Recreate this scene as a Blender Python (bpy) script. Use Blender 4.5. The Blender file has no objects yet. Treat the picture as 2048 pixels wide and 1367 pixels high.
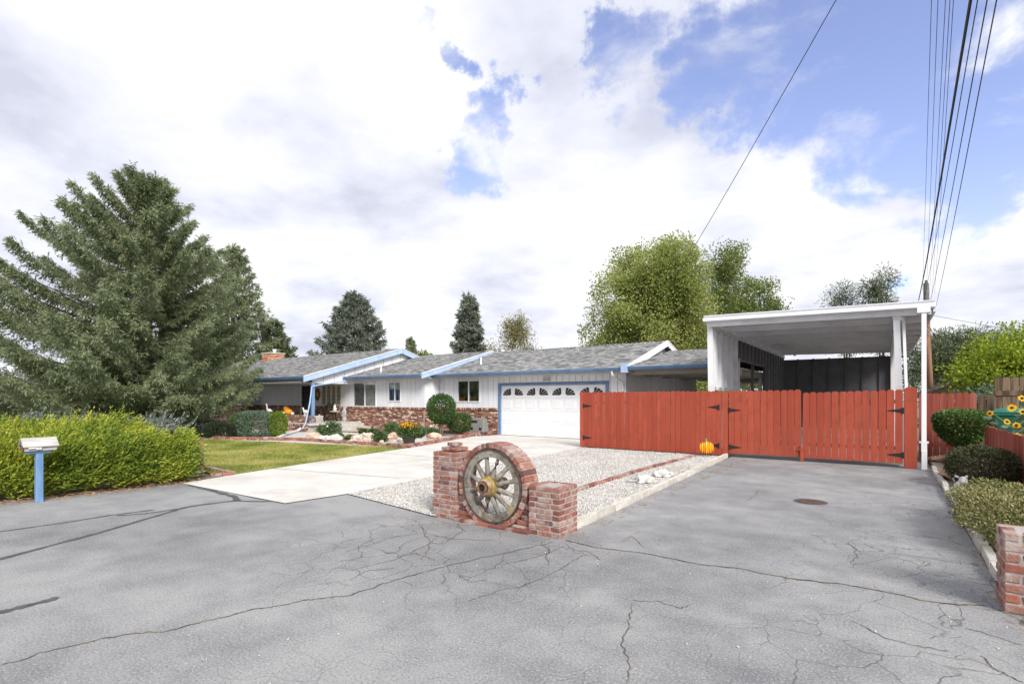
import bpy, bmesh, math, random
import numpy as np
from mathutils import Vector, Matrix
random.seed(7)
RNG = np.random.default_rng(7)
SC = bpy.context.scene
COL = SC.collection
R = math.radians

# ------------------------------------------------------------------ camera, world, sun, exposure
TH = R(36.0); CT, ST = math.cos(TH), math.sin(TH)
CAMH, FPX, CXP, HZ = 1.63, 1024.0, 1024.0, 796.0      # photo pixels (2048 wide)
cam_d = bpy.data.cameras.new('camera'); cam = bpy.data.objects.new('camera', cam_d); COL.objects.link(cam)
cam.location = (0, 0, CAMH); cam.rotation_euler = (R(90), 0, TH)
cam_d.sensor_width = 36; cam_d.lens = 18.0; cam_d.shift_y = (HZ - 683.5) / 2048; cam_d.clip_end = 3000; cam_d.clip_start = 0.05
SC.camera = cam
SC.view_settings.view_transform = 'Standard'; SC.view_settings.look = 'None'
SC.view_settings.exposure = 1.60; SC.view_settings.gamma = 1.0; SC.view_settings.use_curve_mapping = False
SC.cycles.max_bounces = 8; SC.cycles.transparent_max_bounces = 12

SUN_DIR = Vector((0.80, -0.52, 0.68)).normalized()     # towards the sun (thin cloud in front of it)
sd = bpy.data.lights.new('sun', 'SUN'); sd.energy = 1.5; sd.angle = R(22); sd.color = (1.0, 0.95, 0.88)
so = bpy.data.objects.new('sun', sd); COL.objects.link(so)
so.rotation_euler = (-SUN_DIR).to_track_quat('-Z', 'Y').to_euler(); so.location = (20, -12, 30)

def pdir(px, py):
    v = Vector(((px - CXP) / FPX, 1.0, (HZ - py) / FPX))
    return Vector((v.x * CT - v.y * ST, v.x * ST + v.y * CT, v.z)).normalized()

W_ = bpy.data.worlds.new('World'); SC.world = W_; W_.use_nodes = True
nt = W_.node_tree; nt.nodes.clear()
def N(nt, t, **kw):
    n = nt.nodes.new(t)
    for k, v in kw.items():
        if k.startswith('i_'):
            n.inputs[k[2:]].default_value = v
        else:
            setattr(n, k, v)
    return n
def L(nt, a, b): nt.links.new(a, b)
def MATH(nt, op, a, b=None, c=None, clamp=False):
    n = nt.nodes.new('ShaderNodeMath'); n.operation = op; n.use_clamp = clamp
    for i, v in enumerate((a, b, c)):
        if v is None: continue
        if isinstance(v, (int, float)): n.inputs[i].default_value = v
        else: nt.links.new(v, n.inputs[i])
    return n.outputs[0]
def SMOOTH(nt, v, lo, hi, a=0.0, b=1.0):
    n = nt.nodes.new('ShaderNodeMapRange'); n.interpolation_type = 'SMOOTHSTEP'
    nt.links.new(v, n.inputs[0]); n.inputs[1].default_value = lo; n.inputs[2].default_value = hi
    n.inputs[3].default_value = a; n.inputs[4].default_value = b
    return n.outputs[0]
def RAMP(nt, fac, stops):
    n = nt.nodes.new('ShaderNodeValToRGB'); cr = n.color_ramp
    while len(cr.elements) < len(stops): cr.elements.new(0.5)
    for e, (p, c) in zip(cr.elements, stops): e.position = p; e.color = (*c, 1)
    nt.links.new(fac, n.inputs[0]); return n.outputs[0]

tc = N(nt, 'ShaderNodeTexCoord')
sky = N(nt, 'ShaderNodeTexSky', sky_type='NISHITA', sun_disc=False)
sky.sun_elevation = math.asin(SUN_DIR.z); sky.sun_rotation = math.atan2(SUN_DIR.x, SUN_DIR.y)
sky.air_density = 1.0; sky.dust_density = 1.2; sky.ozone_density = 1.5
bg_sky = N(nt, 'ShaderNodeBackground', i_Strength=0.092)
skt = N(nt, 'ShaderNodeMix', data_type='RGBA', blend_type='MULTIPLY'); skt.inputs[0].default_value = 1.0; L(nt, sky.outputs[0], skt.inputs[6]); skt.inputs[7].default_value = (1.12, 0.92, 1.0, 1); L(nt, skt.outputs[2], bg_sky.inputs['Color'])
gen = tc.outputs['Generated']
sep = N(nt, 'ShaderNodeSeparateXYZ'); L(nt, gen, sep.inputs[0])
zc = MATH(nt, 'MAXIMUM', sep.outputs[2], 0.0)
den = MATH(nt, 'ADD', zc, 0.22)
comb = N(nt, 'ShaderNodeCombineXYZ')
L(nt, MATH(nt, 'DIVIDE', sep.outputs[0], den), comb.inputs[0]); L(nt, MATH(nt, 'DIVIDE', sep.outputs[1], den), comb.inputs[1])
def cnoise(scale, detail, rough, off, dist=0.0):
    m = N(nt, 'ShaderNodeMapping'); m.inputs['Location'].default_value = off; L(nt, comb.outputs[0], m.inputs[0])
    n = N(nt, 'ShaderNodeTexNoise'); n.inputs['Scale'].default_value = scale; n.inputs['Detail'].default_value = detail
    n.inputs['Roughness'].default_value = rough; n.inputs['Distortion'].default_value = dist
    L(nt, m.outputs[0], n.inputs['Vector']); return n.outputs[0]
n_big = cnoise(1.1, 3, 0.5, (3.1, 1.7, 0.0)); n_edge = cnoise(3.2, 10, 0.60, (0.4, 5.2, 0.0), 0.25); n_sh = cnoise(1.7, 7, 0.52, (7.7, 2.2, 0), 0.1)
wn = N(nt, 'ShaderNodeTexNoise'); wn.inputs['Scale'].default_value = 3.2; wn.inputs['Detail'].default_value = 9; wn.inputs['Roughness'].default_value = 0.62; L(nt, gen, wn.inputs['Vector'])
ws = N(nt, 'ShaderNodeVectorMath', operation='SUBTRACT'); L(nt, wn.outputs['Color'], ws.inputs[0]); ws.inputs[1].default_value = (0.5, 0.5, 0.5)
wm = N(nt, 'ShaderNodeVectorMath', operation='SCALE'); L(nt, ws.outputs[0], wm.inputs[0]); wm.inputs[3].default_value = 0.75
wa = N(nt, 'ShaderNodeVectorMath', operation='ADD'); L(nt, gen, wa.inputs[0]); L(nt, wm.outputs[0], wa.inputs[1])
wnm = N(nt, 'ShaderNodeVectorMath', operation='NORMALIZE'); L(nt, wa.outputs[0], wnm.inputs[0])
def opening(px, py, width):      # a ragged gap in the cloud around a direction of the sky
    d = pdir(px, py)
    dp = N(nt, 'ShaderNodeVectorMath', operation='DOT_PRODUCT'); L(nt, wnm.outputs[0], dp.inputs[0]); dp.inputs[1].default_value = d
    return SMOOTH(nt, dp.outputs['Value'], math.cos(R(width)), math.cos(R(width * 0.25)))
gap = opening(1750, 60, 19)
for a in ((1500, 60, 12), (1990, 200, 14), (950, 185, 5), (810, 50, 3.5), (1240, 120, 5)):
    gap = MATH(nt, 'MAXIMUM', gap, MATH(nt, 'MULTIPLY', opening(*a), 1.0 if a[0] > 1300 else 0.60))
cov = MATH(nt, 'ADD', MATH(nt, 'MULTIPLY', n_big, 0.40), MATH(nt, 'MULTIPLY', n_edge, 1.0))
cov = MATH(nt, 'SUBTRACT', cov, MATH(nt, 'MULTIPLY', gap, 0.52))
cloud = SMOOTH(nt, cov, 0.20, 0.52)
shade = MATH(nt, 'ADD', MATH(nt, 'MULTIPLY', n_sh, 0.75), MATH(nt, 'MULTIPLY', n_edge, 0.25))
ccol = RAMP(nt, shade, [(0.37, (0.46, 0.48, 0.57)), (0.45, (0.58, 0.595, 0.67)), (0.52, (0.67, 0.68, 0.705)), (0.60, (0.72, 0.72, 0.73))])
bg_c = N(nt, 'ShaderNodeBackground', i_Strength=0.50); L(nt, ccol, bg_c.inputs['Color'])
mixs = N(nt, 'ShaderNodeMixShader'); L(nt, cloud, mixs.inputs[0]); L(nt, bg_sky.outputs[0], mixs.inputs[1]); L(nt, bg_c.outputs[0], mixs.inputs[2])
wo = N(nt, 'ShaderNodeOutputWorld'); L(nt, mixs.outputs[0], wo.inputs[0])

# ------------------------------------------------------------------ pixel -> place helpers
def WD(D, px):
    xc = (px - CXP) / FPX * D
    return (xc * CT - D * ST, xc * ST + D * CT)
def G(px, py, z=0.0):                   # the ground point under a pixel
    return WD((CAMH - z) * FPX / (py - HZ), px)
def XY(px, Y):                          # X of a pixel column on a facade plane Y
    return WD(Y / (CT + (px - CXP) / FPX * ST), px)[0]

# ------------------------------------------------------------------ materials
def mat(name, cols, scale=6.0, detail=5, rough=0.7, bump=0.0, bscale=None, stretch=(1, 1, 1), rnd=0.0, isl=0.0, dlo=0.5, dhi=0.75,
        metal=0.0, spec=0.3, transl=0.0, dirt=None, dscale=1.2):
    m = bpy.data.materials.new(name); m.use_nodes = True; t = m.node_tree; t.nodes.clear()
    out = N(t, 'ShaderNodeOutputMaterial'); p = N(t, 'ShaderNodeBsdfPrincipled')
    p.inputs['Roughness'].default_value = rough; p.inputs['Metallic'].default_value = metal; p.inputs['Specular IOR Level'].default_value = spec
    tcn = N(t, 'ShaderNodeTexCoord'); oi = N(t, 'ShaderNodeObjectInfo')
    add = N(t, 'ShaderNodeVectorMath', operation='ADD'); L(t, tcn.outputs['Object'], add.inputs[0])
    sc = MATH(t, 'MULTIPLY', oi.outputs['Random'], 37.0); L(t, sc, add.inputs[1])
    mp = N(t, 'ShaderNodeMapping'); mp.inputs['Scale'].default_value = stretch; L(t, add.outputs[0], mp.inputs[0])
    nz = N(t, 'ShaderNodeTexNoise'); nz.inputs['Scale'].default_value = scale; nz.inputs['Detail'].default_value = detail; nz.inputs['Roughness'].default_value = 0.6
    L(t, mp.outputs[0], nz.inputs['Vector'])
    fac = SMOOTH(t, nz.outputs[0], 0.25, 0.75)
    if rnd > 0: fac = MATH(t, 'ADD', MATH(t, 'MULTIPLY', fac, 1 - rnd), MATH(t, 'MULTIPLY', oi.outputs['Random'], rnd))
    if isl > 0:
        g = N(t, 'ShaderNodeNewGeometry')
        fac = MATH(t, 'ADD', MATH(t, 'MULTIPLY', fac, 1 - isl), MATH(t, 'MULTIPLY', g.outputs['Random Per Island'], isl))
    k = len(cols); c = RAMP(t, fac, [(0.12 + 0.76 * i / max(1, k - 1), col) for i, col in enumerate(cols)])
    if dirt:
        nd = N(t, 'ShaderNodeTexNoise'); nd.inputs['Scale'].default_value = dscale; nd.inputs['Detail'].default_value = 7; nd.inputs['Roughness'].default_value = 0.65
        L(t, add.outputs[0], nd.inputs['Vector'])
        mx = N(t, 'ShaderNodeMix', data_type='RGBA'); L(t, SMOOTH(t, nd.outputs[0], dlo, dhi, 0, 0.7), mx.inputs[0])
        L(t, c, mx.inputs[6]); mx.inputs[7].default_value = (*dirt, 1); c = mx.outputs[2]
    L(t, c, p.inputs['Base Color'])
    if bump > 0:
        nb = N(t, 'ShaderNodeTexNoise'); nb.inputs['Scale'].default_value = bscale or scale * 4; nb.inputs['Detail'].default_value = 6
        L(t, mp.outputs[0], nb.inputs['Vector'])
        b = N(t, 'ShaderNodeBump'); b.inputs['Strength'].default_value = bump; b.inputs['Distance'].default_value = 0.02
        L(t, nb.outputs[0], b.inputs['Height']); L(t, b.outputs[0], p.inputs['Normal'])
    if transl > 0:
        tr = N(t, 'ShaderNodeBsdfTranslucent'); L(t, c, tr.inputs[0]); ms = N(t, 'ShaderNodeMixShader'); ms.inputs[0].default_value = transl
        L(t, p.outputs[0], ms.inputs[1]); L(t, tr.outputs[0], ms.inputs[2]); L(t, ms.outputs[0], out.inputs[0])
    else: L(t, p.outputs[0], out.inputs[0])
    return m
M = {}
M['white'] = mat('white paint', [(0.70, 0.72, 0.77), (0.80, 0.81, 0.84)], 3, rough=0.55, bump=0.08, bscale=40, stretch=(1, 1, 0.15), rnd=0.3)
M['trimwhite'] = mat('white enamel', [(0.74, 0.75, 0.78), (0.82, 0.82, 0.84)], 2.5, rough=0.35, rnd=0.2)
M['metalwhite'] = mat('white painted sheet metal', [(0.60, 0.62, 0.66), (0.76, 0.77, 0.80)], 1.3, rough=0.45, rnd=0.3, dirt=(0.45, 0.45, 0.46), dscale=0.9)
M['charcoal'] = mat('charcoal sheet metal', [(0.078, 0.080, 0.090), (0.13, 0.13, 0.14)], 2, rough=0.5, rnd=0.3)
M['blue'] = mat('slate blue gutter paint', [(0.11, 0.18, 0.31), (0.16, 0.25, 0.40)], 3, rough=0.45)
M['ltblue'] = mat('light blue fascia paint', [(0.34, 0.46, 0.68), (0.43, 0.55, 0.74)], 3, rough=0.55)
M['postblue'] = mat('blue post paint', [(0.12, 0.225, 0.40), (0.20, 0.33, 0.52)], 7, rough=0.6, stretch=(1, 1, 0.2))
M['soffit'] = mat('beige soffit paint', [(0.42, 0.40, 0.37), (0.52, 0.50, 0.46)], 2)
M['wallcore'] = mat('wall sheathing', [(0.17, 0.175, 0.20), (0.21, 0.215, 0.235)], 3)
M['shingle'] = mat('grey composition shingle', [(0.125, 0.13, 0.135), (0.24, 0.24, 0.245), (0.37, 0.365, 0.35)], 9, rough=0.9, bump=0.3, bscale=90, isl=0.72)
M['roofbase'] = mat('roof felt', [(0.10, 0.10, 0.105), (0.15, 0.15, 0.15)], 4, rough=0.95)
M['housebrick'] = mat('mottled used brick', [(0.11, 0.055, 0.045), (0.21, 0.095, 0.07), (0.30, 0.14, 0.095), (0.34, 0.19, 0.13), (0.66, 0.56, 0.47)], 9, rough=0.9, isl=0.78, bump=0.2)
M['mortar'] = mat('grey mortar', [(0.30, 0.275, 0.255), (0.44, 0.41, 0.39)], 14, rough=0.95, bump=0.4)
M['brick'] = mat('red clay brick', [(0.13, 0.060, 0.052), (0.235, 0.082, 0.060), (0.33, 0.125, 0.082), (0.27, 0.15, 0.13), (0.42, 0.33, 0.29)], 9, rough=0.88, bump=0.45, bscale=45, rnd=0.72, dirt=(0.40, 0.345, 0.32), dscale=7.0, dlo=0.47, dhi=0.66)
M['redwood'] = mat('red fence stain', [(0.30, 0.054, 0.030), (0.40, 0.080, 0.045)], 7, rough=0.8, bump=0.35, bscale=30, stretch=(1, 1, 0.07), rnd=0.5, dirt=(0.27, 0.055, 0.03), dscale=3.0, dlo=0.45, dhi=0.7)
M['redold'] = mat('faded red fence stain', [(0.22, 0.045, 0.032), (0.31, 0.075, 0.050), (0.36, 0.13, 0.10)], 8, rough=0.85, bump=0.4, bscale=30, stretch=(1, 1, 0.06), rnd=0.4)
M['oldwood'] = mat('weathered dark wood', [(0.035, 0.026, 0.022), (0.13, 0.085, 0.055), (0.24, 0.17, 0.12)], 7, rough=0.9, bump=0.5, bscale=30, stretch=(1, 1, 0.1), rnd=0.3)
M['greywood'] = mat('weathered grey wood', [(0.11, 0.095, 0.08), (0.22, 0.20, 0.175), (0.34, 0.315, 0.285)], 9, rough=0.9, bump=0.5, bscale=60, rnd=0.25, dirt=(0.36, 0.27, 0.07), dscale=2.5)
M['rust'] = mat('rusty iron', [(0.13, 0.06, 0.035), (0.25, 0.12, 0.06), (0.30, 0.20, 0.11)], 14, rough=0.75, bump=0.3)
M['hubyellow'] = mat('worn yellow paint', [(0.16, 0.10, 0.05), (0.30, 0.22, 0.06), (0.60, 0.45, 0.04)], 9, rough=0.7)
M['hubwood'] = mat('worn hub wood', [(0.14, 0.085, 0.055), (0.27, 0.17, 0.11), (0.36, 0.30, 0.23)], 12, rough=0.8, bump=0.4, stretch=(1, 0.3, 1))
M['tyreiron'] = mat('dark weathered iron', [(0.05, 0.04, 0.035), (0.12, 0.085, 0.065)], 14, rough=0.7, bump=0.3)
M['iron'] = mat('black iron', [(0.012, 0.012, 0.013), (0.03, 0.03, 0.03)], 12, rough=0.5)
M['black'] = mat('black interior', [(0.010, 0.010, 0.012), (0.02, 0.02, 0.022)], 4, rough=0.6)
M['curb'] = mat('cast concrete edging', [(0.40, 0.37, 0.33), (0.60, 0.57, 0.53)], 9, rough=0.9, bump=0.4, rnd=0.4)
M['step'] = mat('porch concrete', [(0.40, 0.38, 0.35), (0.54, 0.52, 0.48)], 3, rough=0.9)
M['stone'] = mat('garden rock', [(0.38, 0.27, 0.20), (0.60, 0.50, 0.42), (0.76, 0.72, 0.68)], 5, rough=0.9, bump=0.5, bscale=14, rnd=0.6)
M['rocktan'] = mat('tan rock', [(0.30, 0.19, 0.13), (0.48, 0.34, 0.25), (0.60, 0.48, 0.39)], 5, rough=0.9, bump=0.5, bscale=14)
M['rockwhite'] = mat('white rock', [(0.50, 0.46, 0.43), (0.72, 0.70, 0.68)], 5, rough=0.9, bump=0.5, bscale=14)
M['rockred'] = mat('rust coloured rock', [(0.24, 0.12, 0.08), (0.38, 0.22, 0.15), (0.45, 0.33, 0.26)], 5, rough=0.9, bump=0.5, bscale=14)
M['statue'] = mat('white painted statue', [(0.62, 0.61, 0.58), (0.80, 0.79, 0.77)], 10, rough=0.7)
M['statuepale'] = mat('weathered pale statue', [(0.40, 0.39, 0.37), (0.66, 0.65, 0.63)], 14, rough=0.85, bump=0.3)
M['statuegrey'] = mat('grey concrete statue', [(0.24, 0.25, 0.25), (0.46, 0.46, 0.45)], 14, rough=0.85, bump=0.3)
M['orange'] = mat('orange pumpkin skin', [(0.70, 0.22, 0.012), (0.86, 0.34, 0.02)], 4, rough=0.5)
M['amber'] = mat('amber enamel', [(0.85, 0.36, 0.015), (0.90, 0.55, 0.03)], 5, rough=0.3)
M['beak'] = mat('orange beak', [(0.75, 0.33, 0.05), (0.8, 0.4, 0.08)], 4)
M['stem'] = mat('green stem', [(0.10, 0.17, 0.05), (0.20, 0.28, 0.09)], 10)
M['bark'] = mat('grey brown bark', [(0.09, 0.07, 0.055), (0.22, 0.18, 0.15)], 9, rough=0.95, bump=0.6, stretch=(1, 1, 0.3))
M['barkpale'] = mat('pale bark', [(0.22, 0.19, 0.16), (0.42, 0.39, 0.35)], 8, rough=0.95, bump=0.4, stretch=(1, 1, 0.3))
M['pole'] = mat('creosoted pole wood', [(0.14, 0.075, 0.045), (0.30, 0.16, 0.10)], 5, rough=0.9, stretch=(1, 1, 0.1), bump=0.4)
M['poletop'] = mat('grey metal sleeve', [(0.10, 0.10, 0.10), (0.19, 0.19, 0.18)], 6)
M['cable'] = mat('black cable', [(0.015, 0.015, 0.018), (0.03, 0.03, 0.035)], 6, rough=0.5)
M['mailroof'] = mat('silvery weathered board', [(0.36, 0.34, 0.33), (0.55, 0.53, 0.51)], 10, rough=0.9, bump=0.4, stretch=(0.15, 1, 1), dirt=(0.33, 0.27, 0.17), dscale=6)
M['pot'] = mat('brown plastic pot', [(0.10, 0.085, 0.07), (0.15, 0.13, 0.11)], 5, rough=0.6)
M['boxgrey'] = mat('speckled grey plastic', [(0.13, 0.13, 0.12), (0.24, 0.235, 0.22)], 30, rough=0.7)
M['bin'] = mat('green plastic', [(0.025, 0.17, 0.12), (0.05, 0.25, 0.18)], 4, rough=0.45)
M['cream'] = mat('cream slats', [(0.55, 0.52, 0.42), (0.66, 0.63, 0.52)], 5, rough=0.6)
M['curtain'] = mat('pale curtain', [(0.45, 0.44, 0.40), (0.62, 0.60, 0.54)], 5, rough=0.8)
M['curtaingrey'] = mat('screened grey curtain', [(0.17, 0.17, 0.18), (0.26, 0.26, 0.27)], 5, rough=0.8)
M['carpaint'] = mat('silver car paint', [(0.45, 0.46, 0.48), (0.50, 0.51, 0.53)], 2, rough=0.25, metal=0.4, spec=0.5)
M['tyre'] = mat('tyre rubber', [(0.02, 0.02, 0.02), (0.03, 0.03, 0.03)], 6, rough=0.85)
M['brownwall'] = mat('red brown siding', [(0.14, 0.045, 0.033), (0.20, 0.065, 0.045)], 4, rough=0.8)
M['shedwall'] = mat('tan shed siding', [(0.30, 0.26, 0.20), (0.40, 0.35, 0.28)], 4, rough=0.8)
M['manhole'] = mat('rusty cast iron', [(0.075, 0.048, 0.04), (0.12, 0.075, 0.06)], 22, rough=0.8, bump=0.5)
M['tar'] = mat('black crack sealant', [(0.065, 0.065, 0.075), (0.11, 0.11, 0.12)], 10, rough=0.75)
M['crack'] = mat('crack with dry grit', [(0.05, 0.045, 0.04), (0.11, 0.09, 0.065), (0.24, 0.18, 0.12)], 6, rough=0.95)
M['litter'] = mat('dry needles', [(0.20, 0.10, 0.045), (0.36, 0.20, 0.10), (0.45, 0.32, 0.18)], 6, isl=0.8)
M['petal'] = mat('sunflower petal', [(0.80, 0.48, 0.01), (0.90, 0.62, 0.02)], 5, transl=0.2)
M['mum'] = mat('orange yellow blossom', [(0.75, 0.30, 0.01), (0.88, 0.52, 0.02)], 5, isl=0.8, transl=0.15)
M['seed'] = mat('dark flower disc', [(0.05, 0.02, 0.008), (0.10, 0.045, 0.015)], 30)
M['rosewhite'] = mat('white rose petals', [(0.75, 0.72, 0.70), (0.85, 0.82, 0.80)], 5)
def leaf(name, cols, isl=0.75, tr=0.25, sc=0.6, spec=0.25):
    M[name] = mat(name, cols, sc, detail=3, rough=0.6, isl=isl, transl=tr, spec=spec)
leaf('spruce needles', [(0.09, 0.122, 0.055), (0.20, 0.248, 0.125), (0.32, 0.375, 0.215), (0.45, 0.50, 0.33)], 0.6, 0.45)
leaf('spruce blue needles', [(0.09, 0.11, 0.08), (0.19, 0.22, 0.17), (0.31, 0.345, 0.28)], 0.6, 0.35)
leaf('cone scales', [(0.20, 0.11, 0.05), (0.33, 0.20, 0.10)], 0.8, 0.0)
leaf('juniper gold', [(0.07, 0.125, 0.02), (0.18, 0.26, 0.032), (0.35, 0.40, 0.05), (0.54, 0.51, 0.075)], 0.55, 0.25, 0.9)
leaf('juniper grey', [(0.10, 0.12, 0.11), (0.20, 0.225, 0.21), (0.30, 0.33, 0.32)], 0.7, 0.15)
leaf('poplar leaves', [(0.11, 0.16, 0.035), (0.25, 0.305, 0.075), (0.40, 0.44, 0.14), (0.54, 0.55, 0.22)], 0.6, 0.48, 0.35)
leaf('poplar dark leaves', [(0.09, 0.135, 0.035), (0.20, 0.26, 0.07), (0.34, 0.39, 0.13)], 0.6, 0.45, 0.35)
leaf('maple leaves', [(0.14, 0.22, 0.02), (0.27, 0.36, 0.03), (0.42, 0.47, 0.06)], 0.7, 0.4, 0.5)
leaf('birch leaves', [(0.10, 0.12, 0.03), (0.21, 0.20, 0.06), (0.33, 0.27, 0.11)], 0.75, 0.3, 0.5)
leaf('pine needles', [(0.05, 0.075, 0.035), (0.11, 0.145, 0.07), (0.20, 0.23, 0.12)], 0.7, 0.15)
leaf('box leaves', [(0.022, 0.05, 0.012), (0.055, 0.115, 0.022), (0.11, 0.20, 0.045)], 0.7, 0.2, 2.0, 0.5)
leaf('topiary leaves', [(0.03, 0.065, 0.014), (0.08, 0.15, 0.03), (0.16, 0.26, 0.06)], 0.7, 0.25, 2.0, 0.5)
leaf('dark shrub leaves', [(0.012, 0.020, 0.010), (0.028, 0.040, 0.020), (0.05, 0.07, 0.032)], 0.7, 0.15, 2.0)
leaf('yew leaves', [(0.022, 0.03, 0.013), (0.055, 0.065, 0.03), (0.11, 0.115, 0.05)], 0.7, 0.15, 2.5)
leaf('sage leaves', [(0.06, 0.10, 0.06), (0.12, 0.175, 0.115), (0.19, 0.26, 0.18)], 0.7, 0.2, 2.0)
leaf('lime shrub leaves', [(0.06, 0.12, 0.01), (0.15, 0.23, 0.015), (0.27, 0.35, 0.03)], 0.7, 0.25, 2.0)
leaf('barberry leaves', [(0.05, 0.07, 0.02), (0.14, 0.155, 0.05), (0.28, 0.27, 0.11), (0.42, 0.37, 0.19)], 0.75, 0.2, 1.5)
leaf('rose leaves', [(0.03, 0.07, 0.02), (0.08, 0.14, 0.045), (0.16, 0.22, 0.09)], 0.7, 0.25, 2.0)
leaf('grass blades', [(0.13, 0.17, 0.03), (0.24, 0.28, 0.055), (0.38, 0.36, 0.11), (0.50, 0.42, 0.19)], 0.25, 0.25, 0.8)
leaf('gravel stones', [(0.32, 0.30, 0.28), (0.55, 0.53, 0.50), (0.68, 0.67, 0.65)], 0.8, 0.0, 1.0)
def glass(name, tint, refl):
    m = bpy.data.materials.new(name); m.use_nodes = True; t = m.node_tree; t.nodes.clear()
    o = N(t, 'ShaderNodeOutputMaterial'); g = N(t, 'ShaderNodeBsdfGlossy'); g.inputs['Roughness'].default_value = 0.03; g.inputs[0].default_value = (0.85, 0.87, 0.92, 1)
    tr = N(t, 'ShaderNodeBsdfTransparent'); tr.inputs[0].default_value = (*tint, 1)
    nz = N(t, 'ShaderNodeTexNoise'); nz.inputs['Scale'].default_value = 1.2; b = N(t, 'ShaderNodeBump'); b.inputs['Strength'].default_value = 0.05; L(t, nz.outputs[0], b.inputs['Height']); L(t, b.outputs[0], g.inputs['Normal'])
    ms = N(t, 'ShaderNodeMixShader'); ms.inputs[0].default_value = refl; L(t, tr.outputs[0], ms.inputs[1]); L(t, g.outputs[0], ms.inputs[2]); L(t, ms.outputs[0], o.inputs[0])
    return m
M['glass'] = glass('window glass', (0.88, 0.9, 0.9), 0.16)
M['glassrefl'] = glass('sky reflecting glass', (0.85, 0.86, 0.86), 0.42)
M['glassdark'] = glass('dark window glass', (0.05, 0.05, 0.06), 0.18)

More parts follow.
